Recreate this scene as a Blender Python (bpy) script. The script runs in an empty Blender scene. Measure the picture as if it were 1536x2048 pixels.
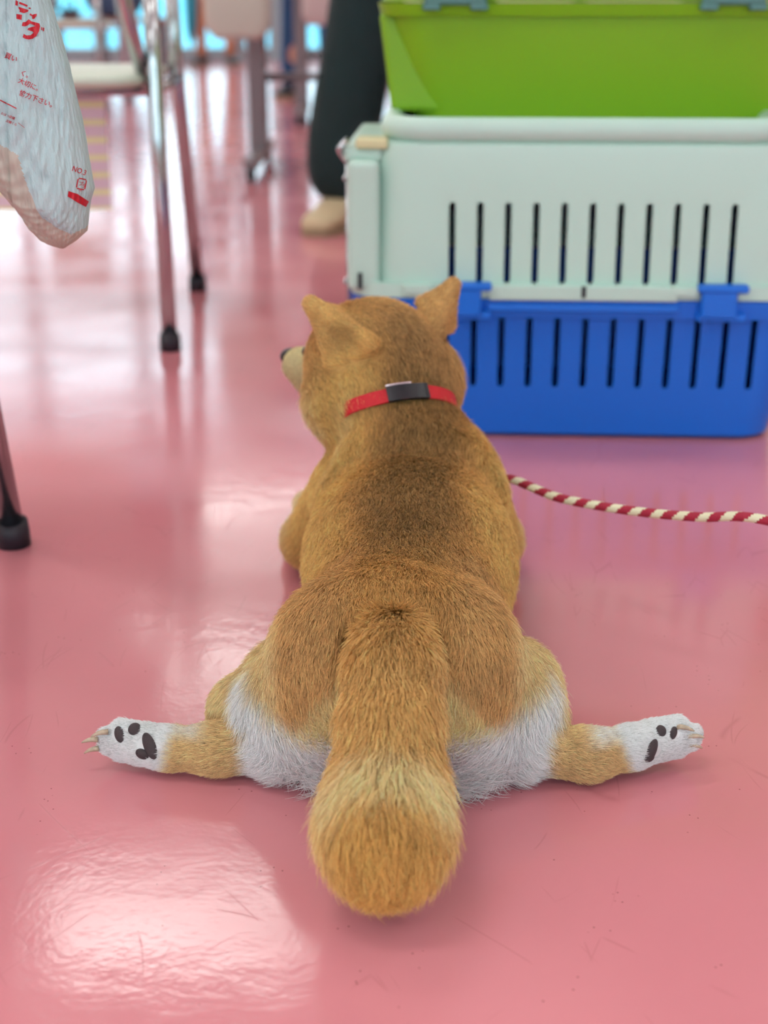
import bpy, bmesh, math, random
import numpy as np
from mathutils import Vector, Matrix
from mathutils.bvhtree import BVHTree

random.seed(7); rng = np.random.default_rng(7)
S = bpy.context.scene
COL = S.collection
PI = math.pi

# ------------------------------------------------------------------ camera
FPX, CAMH, PITCH = 2800.0, 0.54, math.radians(20.1)      # focal length in px of a 1536 x 2048 frame
cd = bpy.data.cameras.new('camera'); cam = bpy.data.objects.new('camera', cd); COL.objects.link(cam)
cam.location = (0, 0, CAMH); cam.rotation_euler = (PI/2 - PITCH, 0, 0)
cd.sensor_fit = 'VERTICAL'; cd.sensor_height = 36; cd.sensor_width = 27; cd.lens = FPX/2048*36
cd.clip_start = 0.05; cd.clip_end = 100
cd.dof.use_dof = True; cd.dof.focus_distance = 1.02; cd.dof.aperture_fstop = 5.0
S.camera = cam

# ------------------------------------------------------------------ sky, lights, exposure
S.view_settings.view_transform = 'Standard'; S.view_settings.look = 'None'
S.view_settings.gamma = 1.0; S.view_settings.use_curve_mapping = False
S.view_settings.exposure = 0.27
S.cycles.use_denoising = True
S.cycles.use_adaptive_sampling = True; S.cycles.adaptive_threshold = .06; S.cycles.adaptive_min_samples = 12
S.cycles.max_bounces = 5; S.cycles.diffuse_bounces = 3; S.cycles.glossy_bounces = 2
S.cycles.transmission_bounces = 3; S.cycles.transparent_max_bounces = 8
S.cycles.caustics_reflective = False; S.cycles.caustics_refractive = False
S.cycles.sample_clamp_indirect = 6.0
LAMP = 10.5           # radiance of the ceiling diffusers
SKY = 3.0
w = bpy.data.worlds.new('sky'); S.world = w; w.use_nodes = True
nt = w.node_tree; nt.nodes.clear()
wo = nt.nodes.new('ShaderNodeOutputWorld'); bg = nt.nodes.new('ShaderNodeBackground')
tc = nt.nodes.new('ShaderNodeTexCoord'); sx = nt.nodes.new('ShaderNodeSeparateXYZ'); cr = nt.nodes.new('ShaderNodeValToRGB')
nt.links.new(tc.outputs['Generated'], sx.inputs[0]); nt.links.new(sx.outputs['Z'], cr.inputs[0])
cr.color_ramp.elements[0].position = 0.0; cr.color_ramp.elements[0].color = (.13, .46, .62, 1)
cr.color_ramp.elements[1].position = 0.12; cr.color_ramp.elements[1].color = (.85, 1.02, 1.12, 1)
e_ = cr.color_ramp.elements.new(.5); e_.color = (1.1, 1.2, 1.3, 1)
nt.links.new(cr.outputs[0], bg.inputs[0]); bg.inputs[1].default_value = SKY
nt.links.new(bg.outputs[0], wo.inputs[0])

# ------------------------------------------------------------------ helpers
def lin(r, g, b):
    f = lambda c: c/12.92 if c <= .04045 else ((c+.055)/1.055)**2.4
    return (f(r/255), f(g/255), f(b/255), 1)
def ray(px, py):
    c, s = math.cos(PITCH), math.sin(PITCH); x = (px-768)/FPX; v = (1024-py)/FPX
    return Vector((x, c+v*s, -s+v*c))
def at_y(px, py, y):
    d = ray(px, py); return Vector((0, 0, CAMH)) + d*(y/d.y)
def at_z(px, py, z):
    d = ray(px, py); return Vector((0, 0, CAMH)) + d*((z-CAMH)/d.z)
def mat(name, base, rough=.5, metal=0, spec=.5, coat=0, noise=None, bump=None, transl=0, sub=0):
    m = bpy.data.materials.new(name); m.use_nodes = True; t = m.node_tree; n = t.nodes
    b = n['Principled BSDF']; b.inputs['Base Color'].default_value = base; b.inputs['Roughness'].default_value = rough
    b.inputs['Metallic'].default_value = metal; b.inputs['Specular IOR Level'].default_value = spec
    b.inputs['Coat Weight'].default_value = coat
    if noise or bump:
        co = n.new('ShaderNodeTexCoord')
    if noise:       # (scale, amount)
        nz = n.new('ShaderNodeTexNoise'); nz.inputs['Scale'].default_value = noise[0]; nz.inputs['Detail'].default_value = 5
        mx = n.new('ShaderNodeMixRGB'); mx.blend_type = 'MULTIPLY'; mx.inputs[0].default_value = 1
        rp = n.new('ShaderNodeValToRGB'); a = 1-noise[1]
        rp.color_ramp.elements[0].color = (a, a, a, 1); rp.color_ramp.elements[1].color = (1, 1, 1, 1)
        rp.color_ramp.elements[0].position = .3; rp.color_ramp.elements[1].position = .7
        t.links.new(co.outputs['Object'], nz.inputs['Vector']); t.links.new(nz.outputs[0], rp.inputs[0])
        mx.inputs[1].default_value = base; t.links.new(rp.outputs[0], mx.inputs[2]); t.links.new(mx.outputs[0], b.inputs['Base Color'])
    if bump:        # (scale, strength)
        nz = n.new('ShaderNodeTexNoise'); nz.inputs['Scale'].default_value = bump[0]; nz.inputs['Detail'].default_value = 6
        bp = n.new('ShaderNodeBump'); bp.inputs['Strength'].default_value = bump[1]; bp.inputs['Distance'].default_value = .002
        t.links.new(co.outputs['Object'], nz.inputs['Vector']); t.links.new(nz.outputs[0], bp.inputs['Height']); t.links.new(bp.outputs[0], b.inputs['Normal'])
    if transl:
        o = n['Material Output']; tr = n.new('ShaderNodeBsdfTranslucent'); tr.inputs[0].default_value = base
        ms = n.new('ShaderNodeMixShader'); ms.inputs[0].default_value = transl
        t.links.new(b.outputs[0], ms.inputs[1]); t.links.new(tr.outputs[0], ms.inputs[2]); t.links.new(ms.outputs[0], o.inputs[0])
    return m
def emis(name, col, k):
    m = bpy.data.materials.new(name); m.use_nodes = True; n = m.node_tree.nodes; n.clear()
    e = n.new('ShaderNodeEmission'); e.inputs[0].default_value = col; e.inputs[1].default_value = k
    o = n.new('ShaderNodeOutputMaterial'); m.node_tree.links.new(e.outputs[0], o.inputs[0]); return m
def glass_mat():
    m = bpy.data.materials.new('window_glass'); m.use_nodes = True; t = m.node_tree; n = t.nodes; n.clear()
    o = n.new('ShaderNodeOutputMaterial'); a = n.new('ShaderNodeBsdfTransparent'); g = n.new('ShaderNodeBsdfGlossy')
    a.inputs[0].default_value = (.93, .98, .98, 1); g.inputs['Roughness'].default_value = .02
    x = n.new('ShaderNodeMixShader'); x.inputs[0].default_value = .06
    t.links.new(a.outputs[0], x.inputs[1]); t.links.new(g.outputs[0], x.inputs[2]); t.links.new(x.outputs[0], o.inputs[0]); return m

def link(name, me, material, parent=None, smooth=False):
    o = bpy.data.objects.new(name, me); COL.objects.link(o)
    if material is not None:
        for m in (material if isinstance(material, (list, tuple)) else [material]): me.materials.append(m)
    if parent is not None: o.parent = parent
    if smooth:
        me.polygons.foreach_set('use_smooth', [True]*len(me.polygons))
    return o
def from_bm(name, bm, material, parent=None, smooth=False):
    me = bpy.data.meshes.new(name); bmesh.ops.recalc_face_normals(bm, faces=bm.faces); bm.to_mesh(me); bm.free()
    return link(name, me, material, parent, smooth)
def thing(name, label, cat, loc=(0, 0, 0), rz=0, group=None):
    o = bpy.data.objects.new(name, None); COL.objects.link(o); o.empty_display_size = .05
    o.location = loc; o.rotation_euler = (0, 0, rz); return tag(o, label, cat, group)
def tag(o, label, cat, group=None):
    o['label'] = label; o['category'] = cat
    if group: o['group'] = group
    return o
def struct(o): o['kind'] = 'structure'; return o
def add_box(bm, c, s, bevel=0, seg=2, rot=None):
    r = bmesh.ops.create_cube(bm, size=1); vs = r['verts']
    M = Matrix.Translation(c) @ (rot if rot is not None else Matrix.Identity(4)) @ Matrix.Diagonal((*s, 1))
    bmesh.ops.transform(bm, matrix=M, verts=vs)
    if bevel:
        es = list({e for v in vs for e in v.link_edges})
        bmesh.ops.bevel(bm, geom=es, offset=bevel, segments=seg, affect='EDGES', profile=.5)
def box(name, c, s, material, parent=None, bevel=0, seg=2, rot=None):
    bm = bmesh.new(); add_box(bm, Vector(c), s, bevel, seg, rot); return from_bm(name, bm, material, parent, smooth=False)
def fillet(pts, r, n=5):
    pts = [Vector(p) for p in pts]; out = [pts[0]]
    for i in range(1, len(pts)-1):
        a, b, c = pts[i-1], pts[i], pts[i+1]; d1 = (a-b); d2 = (c-b)
        k = min(r, d1.length*.45, d2.length*.45); p = b+d1.normalized()*k; q = b+d2.normalized()*k
        for j in range(n+1):
            t = j/n; out.append(p*(1-t)**2 + b*2*t*(1-t) + q*t*t)
    out.append(pts[-1]); return out
def add_tube(bm, pts, r, seg=12, caps=True):
    pts = [Vector(p) for p in pts]; n = len(pts); rs = r if hasattr(r, '__len__') else [r]*n
    tg = [(pts[min(i+1, n-1)]-pts[max(i-1, 0)]).normalized() for i in range(n)]
    up = Vector((0, 0, 1)) if abs(tg[0].z) < .9 else Vector((1, 0, 0)); N = tg[0].cross(up).normalized(); rings = []
    for i in range(n):
        N = (N - tg[i]*N.dot(tg[i])).normalized(); B = tg[i].cross(N)
        rings.append([bm.verts.new(pts[i] + (N*math.cos(2*PI*k/seg) + B*math.sin(2*PI*k/seg))*rs[i]) for k in range(seg)])
    for i in range(n-1):
        for k in range(seg):
            bm.faces.new((rings[i][k], rings[i][(k+1) % seg], rings[i+1][(k+1) % seg], rings[i+1][k]))
    if caps: bm.faces.new(rings[0][::-1]); bm.faces.new(rings[-1])
    return rings
def tube(name, pts, r, material, parent=None, seg=12):
    bm = bmesh.new(); add_tube(bm, pts, r, seg); return from_bm(name, bm, material, parent, True)
def rrect(hx, hy, r, n=6):
    out = []
    for cx, cy, a0 in ((hx-r, hy-r, 0), (-hx+r, hy-r, PI/2), (-hx+r, -hy+r, PI), (hx-r, -hy+r, 1.5*PI)):
        for j in range(n+1):
            a = a0 + PI/2*j/n; out.append((cx+r*math.cos(a), cy+r*math.sin(a)))
    return out
def loft(bm, loops, close_a=False, close_b=False):
    R = [[bm.verts.new(p) for p in L] for L in loops]; n = len(R[0])
    for a, b in zip(R, R[1:]):
        for k in range(n): bm.faces.new((a[k], a[(k+1) % n], b[(k+1) % n], b[k]))
    if close_a: bm.faces.new(R[0][::-1])
    if close_b: bm.faces.new(R[-1])
    return R
def copy_tree(o, parent=None):
    c = o.copy(); COL.objects.link(c); c.parent = parent
    for ch in [x for x in o.children]: copy_tree(ch, c)
    return c

# ------------------------------------------------------------------ materials
def floor_material():
    m = bpy.data.materials.new('pink_vinyl'); m.use_nodes = True; t = m.node_tree; n = t.nodes; L = t.links
    b = n['Principled BSDF']; co = n.new('ShaderNodeTexCoord')
    def noise(scale, detail=4, vec=None, rough=.5):
        x = n.new('ShaderNodeTexNoise'); x.inputs['Scale'].default_value = scale; x.inputs['Detail'].default_value = detail
        x.inputs['Roughness'].default_value = rough
        L.new(vec if vec is not None else co.outputs['Object'], x.inputs['Vector']); return x.outputs[0]
    def ramp(src, p0, c0, p1, c1):
        r = n.new('ShaderNodeValToRGB'); r.color_ramp.elements[0].position = p0; r.color_ramp.elements[1].position = p1
        r.color_ramp.elements[0].color = c0; r.color_ramp.elements[1].color = c1; L.new(src, r.inputs[0]); return r.outputs[0]
    def mth(op, a, b_=None):
        x = n.new('ShaderNodeMath'); x.operation = op
        for i, v in enumerate((a, b_)):
            if v is None: continue
            if isinstance(v, (int, float)): x.inputs[i].default_value = v
            else: L.new(v, x.inputs[i])
        return x.outputs[0]
    # mottled pink
    base = ramp(noise(2.2, 2), .3, FLOOR_A, .72, FLOOR_B)
    sp = n.new('ShaderNodeTexVoronoi'); sp.voronoi_dimensions = '2D'; sp.inputs['Scale'].default_value = 95; L.new(co.outputs['Object'], sp.inputs['Vector'])
    spm = ramp(sp.outputs['Distance'], .045, (1, 1, 1, 1), .07, (0, 0, 0, 1))
    keep = ramp(noise(31, 0), .70, (0, 0, 0, 1), .74, (1, 1, 1, 1))
    speck = mth('MULTIPLY', spm, keep)
    mx = n.new('ShaderNodeMixRGB'); L.new(base, mx.inputs[1]); mx.inputs[2].default_value = lin(120, 50, 55); L.new(mth('MULTIPLY', speck, .75), mx.inputs[0])
    # long faint scratches: distorted thin bands in three directions
    wv = n.new('ShaderNodeTexNoise'); wv.inputs['Scale'].default_value = 1.7; wv.inputs['Detail'].default_value = 1; L.new(co.outputs['Object'], wv.inputs['Vector'])
    knoise = noise(16, 1)
    def scratches(rot, scale, thr, dist):
        mp = n.new('ShaderNodeMapping'); mp.inputs['Rotation'].default_value = (0, 0, rot); mp.inputs['Scale'].default_value = (1, .12, 1)
        L.new(co.outputs['Object'], mp.inputs[0])
        v = n.new('ShaderNodeTexVoronoi'); v.feature = 'DISTANCE_TO_EDGE'; v.voronoi_dimensions = '2D'; v.inputs['Scale'].default_value = scale
        ad = n.new('ShaderNodeMixRGB'); ad.blend_type = 'ADD'; ad.inputs[0].default_value = dist; L.new(mp.outputs[0], ad.inputs[1]); L.new(wv.outputs['Color'], ad.inputs[2])
        L.new(ad.outputs[0], v.inputs['Vector'])
        s = ramp(v.outputs['Distance'], .0, (1, 1, 1, 1), thr, (0, 0, 0, 1))
        k = ramp(knoise, .54, (0, 0, 0, 1), .60, (1, 1, 1, 1))
        return mth('MULTIPLY', s, k)
    sc = mth('MAXIMUM', scratches(.5, 8, .006, .4), mth('MAXIMUM', scratches(-1.1, 11, .007, .5), scratches(1.75, 6, .004, .8)))
    m2 = n.new('ShaderNodeMixRGB'); L.new(mx.outputs[0], m2.inputs[1]); m2.inputs[2].default_value = lin(150, 72, 78); L.new(mth('MULTIPLY', sc, .22), m2.inputs[0])
    L.new(m2.outputs[0], b.inputs['Base Color'])
    rr = ramp(noise(5, 1), .35, (.10, .10, .10, 1), .7, (.18, .18, .18, 1))
    L.new(mth('ADD', rr, mth('MULTIPLY', sc, .12)), b.inputs['Roughness'])
    b.inputs['Specular IOR Level'].default_value = .55
    # gently uneven surface, fine hair scratches and pores
    h = mth('ADD', mth('MULTIPLY', noise(6.5, 0), .22), mth('ADD', mth('MULTIPLY', noise(190, 1), .05), mth('MULTIPLY', noise(38, 1), .11)))
    bp = n.new('ShaderNodeBump'); bp.inputs['Strength'].default_value = .5; bp.inputs['Distance'].default_value = .003
    L.new(h, bp.inputs['Height']); L.new(bp.outputs[0], b.inputs['Normal'])
    return m
FLOOR_A = lin(206, 124, 133); FLOOR_B = lin(226, 145, 153)
M_floor = floor_material()
M_wall = mat('cream_wall', lin(226, 224, 214), .8)
M_ceil = mat('ceiling_board', lin(240, 240, 236), .9)
M_frame = mat('window_aluminium', lin(150, 160, 165), .4, metal=.6)
M_base = mat('baseboard_brown', lin(110, 70, 60), .5)
M_glass = glass_mat()
M_lamp = emis('lamp_diffuser', (.95, 1, .94, 1), LAMP)
M_chrome = mat('chrome_tube', (.50, .52, .54, 1), .16, metal=1)
M_rubber = mat('black_rubber', lin(34, 28, 38), .55)
M_seat = mat('pale_seat', lin(205, 212, 196), .5)
M_brownedge = mat('brown_edge', lin(140, 95, 80), .5)
M_tabletop = mat('table_laminate', lin(200, 190, 175), .45)
M_greyleg = mat('grey_metal', lin(128, 120, 124), .45, metal=.3)

# ------------------------------------------------------------------ room
XL, XR, YB, YF, ZC = -7.0, 5.0, -4.0, 13.6, 3.7
struct(box('floor', ((XL+XR)/2, (YB+YF)/2+.3, -.05), (XR-XL+.4, YF-YB+1.2, .1), M_floor))
struct(box('ceiling', ((XL+XR)/2, (YB+YF)/2, ZC+.05), (XR-XL+.4, YF-YB+.4, .1), M_ceil))
struct(box('wall_left', (XL-.1, (YB+YF)/2, ZC/2), (.2, YF-YB, ZC), M_wall))
struct(box('wall_right', (XR+.1, (YB+YF)/2, ZC/2), (.2, YF-YB, ZC), M_wall))
struct(box('wall_back', ((XL+XR)/2, YB-.1, .35), (XR-XL, .2, .7), M_wall)); struct(box('wall_back_lintel', ((XL+XR)/2, YB-.1, 3.3), (XR-XL, .2, .8), M_wall))
for i in range(6):                                       # unseen windows added behind the photographer for cool fill light
    wd = (XR-XL)/6; wn = bpy.data.objects.new('window_%d' % (i+11), None); COL.objects.link(wn); struct(wn); wn.location = (XL+wd*(i+.5), YB-.1, 0)
    bm = bmesh.new()
    for x in (-wd/2+.03, 0, wd/2-.03): add_box(bm, Vector((x, 0, 1.8)), (.06, .1, 2.2))
    for z in (.73, 2.87): add_box(bm, Vector((0, 0, z)), (wd, .1, .06))
    struct(from_bm('window_frame', bm, M_frame, wn)); struct(box('window_pane', (0, 0, 1.8), (wd-.12, .008, 2.1), M_glass, wn))
WX1 = 0.1                                               # the glazed part of the far wall runs from XL to here
struct(box('wall_front', ((WX1+XR)/2, YF+.1, ZC/2), (XR-WX1, .2, ZC), M_wall))
struct(box('wall_lintel', ((XL+WX1)/2, YF+.1, (3.42+ZC)/2), (WX1-XL, .2, ZC-3.42), M_wall))
struct(box('trim_1', ((XL+WX1)/2, YF+.1, 2.17), (WX1-XL, .2, .42), M_wall))
struct(box('baseboard_right', (XR-.01, (YB+YF)/2, .05), (.02, YF-YB, .1), M_base))
struct(box('baseboard_left', (XL+.01, (YB+YF)/2, .05), (.02, YF-YB, .1), M_base))
edges = [XL, -5.75, -4.5, -3.45, -2.4, -1.35, -1.0, WX1]
for i in range(len(edges)-1):
    a, b = edges[i], edges[i+1]; wn = bpy.data.objects.new('window_%d' % (i+1), None); COL.objects.link(wn); struct(wn); wn.location = ((a+b)/2, YF+.1, 0)
    wd = b-a
    bm = bmesh.new()
    for x in (-wd/2+.03, wd/2-.03): add_box(bm, Vector((x, 0, 1.71)), (.06, .1, 3.42))
    for z in (.06, 1.93, 2.41, 3.39): add_box(bm, Vector((0, 0, z)), (wd-.12, .1, .06 if z > .1 else .12))
    add_box(bm, Vector((0, 0, 1.02)), (wd-.12, .05, .04))
    struct(from_bm('window_frame', bm, M_frame, wn))
    struct(box('window_pane', (0, 0, 1.0), (wd-.12, .008, 1.8), M_glass, wn))
    if i != 5: struct(box('window_pane', (0, 0, 2.9), (wd-.12, .008, .92), M_glass, wn))
    else: struct(box('window_panel', (0, 0, 2.9), (wd-.12, .03, .92), M_wall, wn))

lamp0 = None
for j, y in enumerate((-2.2, 0.1, 2.6, 5.65, 8.4, 11.2)):
    for i, x in enumerate((-5.9, -3.5, -1.0, 3.1)):
        if lamp0 is None:
            lamp0 = thing('ceiling_light', 'long white ceiling light panel', 'ceiling light', (x, y, ZC), 0, 'ceiling lights in rows')
            bm = bmesh.new()
            for s in (-1, 1):
                add_box(bm, Vector((s*.63, 0, -.03)), (.03, .56, .06)); add_box(bm, Vector((0, s*.265, -.03)), (1.23, .03, .06))
            from_bm('lamp_housing', bm, M_frame, lamp0)
            box('diffuser', (0, 0, -.03), (1.23, .5, .03), M_lamp, lamp0)
            o = lamp0
        else:
            o = copy_tree(lamp0); o.location = (x, y, ZC)

# ------------------------------------------------------------------ chairs
def tube_chair(name, label, cat, loc, rz, seat_w=.42, depth=.48, group=None, splay=.02):
    """stacking armchair: two chrome side loops, four rubber feet, a pale seat and a back shell. Local +X is the chair's front."""
    t = thing(name, label, cat, loc, rz, group); hw = seat_w/2+.02; r = .013; zs = .405
    for s in (-1, 1):
        for e in (-1, 1):
            foot = Vector((e*depth/2, s*(hw+splay*0), .012)); top = Vector((e*(depth/2-.08), s*(hw-.012), zs))
            up_ = Vector((e*(depth/2-.105), s*(hw-.014), .62))
            tube('leg', fillet([foot, top, up_], .03, 5), r, M_chrome, t)
            o = tube('foot_cap', [foot+Vector((0, 0, -.012)), foot+Vector((-e*.0005, 0, .002)), foot+Vector((-e*.003, 0, .016))], [.0175, .0175, .0168], M_rubber, t, 16)
        tube('armrest', fillet([(depth/2-.105, s*(hw-.014), .62), (depth/2-.12, s*(hw-.014), .655), (-depth/2+.12, s*(hw-.014), .655), (-depth/2+.105, s*(hw-.014), .62)], .03), r*1.15, M_chrome, t)
        tube('seat_rail', [(-depth/2+.08, s*(hw-.012), zs), (depth/2-.08, s*(hw-.012), zs)], r*.9, M_chrome, t)
    tube('cross_bar', [(-.10, -hw+.012, zs-.004), (-.10, hw-.012, zs-.004)], r*.8, M_chrome, t)
    tube('cross_bar', [(.12, -hw+.012, zs-.004), (.12, hw-.012, zs-.004)], r*.8, M_chrome, t)
    bm = bmesh.new()
    loft(bm, [[(x, y, z) for x, y in rrect(hx, hy, .05)] for z, hx, hy in ((.408, .20, seat_w/2-.025), (.412, .215, seat_w/2-.012), (.424, .22, seat_w/2-.008), (.430, .21, seat_w/2-.018))], True, True)
    from_bm('seat', bm, M_seat, t, True)
    bm = bmesh.new(); loops = []
    for k in range(9):
        v = k/8; z = .58+v*.24; hx = (seat_w/2-.02)*(1-.12*(2*v-1)**2); L = []
        for a in range(17): u = a/16*2-1; L.append((-.235-.06*v+.03*u*u, u*hx, z))
        loops.append(L+[(x-.010, y, z_) for x, y, z_ in reversed(L)])
    loft(bm, loops, True, True); from_bm('backrest', bm, M_seat, t, True)
    for s in (-1, 1): tube('back_post', fillet([(-.12, s*(hw-.03), zs), (-.215, s*(hw-.04), .50), (-.262, s*(hw-.06), .70)], .05), r*.9, M_chrome, t)
    return t
near = tube_chair('armchair', 'chrome tube chair with pale seat and black feet, beside the plastic bag', 'chair', (-.614, 2.49, 0), PI/2+.035, .47, .50)
side = tube_chair('armchair', 'chrome chair leg with thick black foot cap at the left edge beside dog', 'chair', (-.675, 1.16, 0), PI/2, .53, .43)
far1 = tube_chair('armchair', 'blurred low chair in front of bright windows, dark feet', 'chair', (-1.64, 7.85, 0), PI/2, .36, .80)

# striped cloth that hangs from the near chair's seat
def striped_cloth():
    m = bpy.data.materials.new('striped_cloth'); m.use_nodes = True; n = m.node_tree.nodes; L = m.node_tree.links
    co = n.new('ShaderNodeTexCoord'); sp = n.new('ShaderNodeSeparateXYZ'); L.new(co.outputs['Object'], sp.inputs[0])
    a = n.new('ShaderNodeMath'); a.operation = 'MULTIPLY'; a.inputs[1].default_value = 2*PI/.0285; L.new(sp.outputs['Z'], a.inputs[0])
    b = n.new('ShaderNodeMath'); b.operation = 'SINE'; L.new(a.outputs[0], b.inputs[0])
    r = n.new('ShaderNodeValToRGB'); r.color_ramp.elements[0].position = .35; r.color_ramp.elements[1].position = .6
    r.color_ramp.elements[0].color = lin(232, 205, 215); r.color_ramp.elements[1].color = lin(240, 234, 180); L.new(b.outputs[0], r.inputs[0])
    L.new(r.outputs[0], n['Principled BSDF'].inputs['Base Color']); n['Principled BSDF'].inputs['Roughness'].default_value = .9; return m
bm = bmesh.new(); W_, H_ = .24, .192; loops = []
for k in range(13):
    z = .398-H_*k/12; L = [(-.462-W_+W_*a/14, 2.40+.006*math.sin(a*.9+k*.15)*(k/12), z) for a in range(15)]
    loops.append(L+[(x, y+.002, z_) for x, y, z_ in reversed(L)])
loft(bm, loops, True, True); cl = from_bm('striped_cloth', bm, striped_cloth(), None, False)
tag(cl, 'pale yellow and mauve striped cloth hanging below chair seat beside the bag', 'cloth')

# ------------------------------------------------------------------ training tables and what hangs from them, far seats
def t_table(label, x0, x1, y0, y1, group=None):
    t = thing('folding_table', label, 'table', ((x0+x1)/2, (y0+y1)/2, 0), 0, group); hx = (x1-x0)/2; hy = (y1-y0)/2
    box('tabletop', (0, 0, .70), (x1-x0+.2, y1-y0, .028), M_tabletop, t, .006)
    for s in (-1, 1):
        bm = bmesh.new(); add_box(bm, Vector((s*hx, 0, .37)), (.062, .075, .63), .008); add_box(bm, Vector((s*hx, 0, .675)), (.05, hy*1.7, .03), .006); from_bm('column', bm, M_greyleg, t)
        box('foot_bar', (s*hx, 0, .055), (.045, hy*2-.06, .035), M_greyleg, t, .008)
        for e in (-1, 1):
            bm = bmesh.new(); add_tube(bm, [(s*hx-.014, e*(hy-.04), .024), (s*hx-.010, e*(hy-.04), .024), (s*hx+.010, e*(hy-.04), .024), (s*hx+.014, e*(hy-.04), .024)], [.017, .024, .024, .017], 16); from_bm('caster', bm, M_rubber, t, False)
    tube('stretcher', [(-hx, 0, .30), (hx, 0, .30)], .014, M_greyleg, t)
    return t
t_table('training table on grey T-shaped legs with black casters, left of green trousers', -.418, 1.0, 4.46, 5.22)
t_table('second table farther back on slim grey legs beside the blue jeans', -.385, .9, 6.55, 7.15)
def hanging_bag(label, c, wd, h, col, thick=.07):
    bm = bmesh.new(); loops = []
    for k in range(13):
        v = k/12; f = 1-max(0, (.22-v)/.22)**2*.35; q = .35+.65*math.sin(PI*min(1, v*1.4+.12)*.5)
        loops.append([(x, y*q, z) for x, y, z in [(a*f, b, h*v) for a, b in rrect(wd/2, thick/2, thick*.45)]])
    t = thing('tote_bag', label, 'bag', c); loft(bm, loops, True, True); from_bm('pouch', bm, col, t, True)
    for s in (-1, 1): tube('handle', fillet([(-wd*.25, s*thick*.3, h-.01), (-wd*.12, s*.02, h+.12), (wd*.12, s*.02, h+.12), (wd*.25, s*thick*.3, h-.01)], .04), .006, col, t, 8)
    return t
M_tote = mat('beige_canvas', lin(196, 196, 184), .85, bump=(500, .3)); M_tote2 = mat('pinkish_canvas', lin(196, 184, 182), .85, bump=(500, .3))
hanging_bag('pale beige bag with rounded corners hanging from table, near the window', (-.435, 4.42, .428), .20, .24, M_tote)
hanging_bag('pinkish beige bag hanging just left of the dark green trousers', (-.27, 6.42, .435), .17, .26, M_tote2)
# teal umbrella standing between
um = thing('umbrella', 'folded teal umbrella standing against the table beyond the beige bag', 'umbrella', (-.90, 6.9, 0))
M_teal = mat('teal_cloth', lin(40, 140, 165), .7); tube('canopy', [(0, 0, .36), (.004, 0, .42), (.01, 0, .6), (.02, 0, .85), (.022, 0, .90)], [.012, .026, .034, .026, .012], M_teal, um, 10)
tube('shaft', [(0, 0, .0), (0, 0, .40)], .005, M_greyleg, um, 8); tube('handle', fillet([(.022, 0, .89), (.024, 0, 1.0), (.07, 0, 1.0), (.07, 0, .95)], .03), .010, M_rubber, um, 8)

# long bench by the windows with dark bags on it
bn = thing('bench', 'long low brown bench in front of the blue windows', 'bench', (-3.0, 11.9, 0))
box('seat', (0, 0, .385), (2.6, .42, .045), M_brownedge, bn, .01)
for x in (-1.2, -.55, .12, .36, .72, 1.22):
    for y in (-.15, .15): box('leg', (x, y, .18), (.05, .05, .36), M_greyleg, bn)
M_navy = mat('navy_nylon', lin(34, 48, 66), .6); M_dkblue = mat('slate_blue_nylon', lin(52, 84, 118), .6); M_yellow = mat('yellow_card', lin(240, 205, 120), .7)
def soft_bag(name, label, cat, c, sx_, sy_, sz_, m, rot=0):
    bm = bmesh.new(); loops = []
    for k in range(9):
        v = k/8; f = math.sin(PI*(.12+.76*v))**.5; loops.append([(x, y, sz_*v) for x, y in rrect(sx_/2*f, sy_/2*f, min(sx_, sy_)*.22)])
    t = thing(name, label, cat, c, rot); loft(bm, loops, True, True); from_bm('pouch', bm, m, t, True)
    tube('handle', fillet([(-sx_*.2, 0, sz_*.97), (-sx_*.12, 0, sz_+.07), (sx_*.12, 0, sz_+.07), (sx_*.2, 0, sz_*.97)], .03), .008, m, t, 8); return t
soft_bag('duffel_bag', 'black bag on the bench just right of the hanging plastic bag', 'bag', (-2.77, 11.85, .409), .34, .32, .22, M_navy)
soft_bag('backpack', 'slate blue backpack on the right end of the bench', 'bag', (-2.14, 11.85, .409), .46, .32, .34, M_dkblue)
soft_bag('handbag', 'small black handbag lying between the two larger bags on bench', 'bag', (-2.49, 11.80, .409), .16, .2, .07, M_navy)
bx_ = box('cardboard_box', (-2.93, 11.2, .17), (.16, .3, .34), M_yellow, None, .006); tag(bx_, 'yellow box on the floor under the bench end, behind the bag', 'box')

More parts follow.
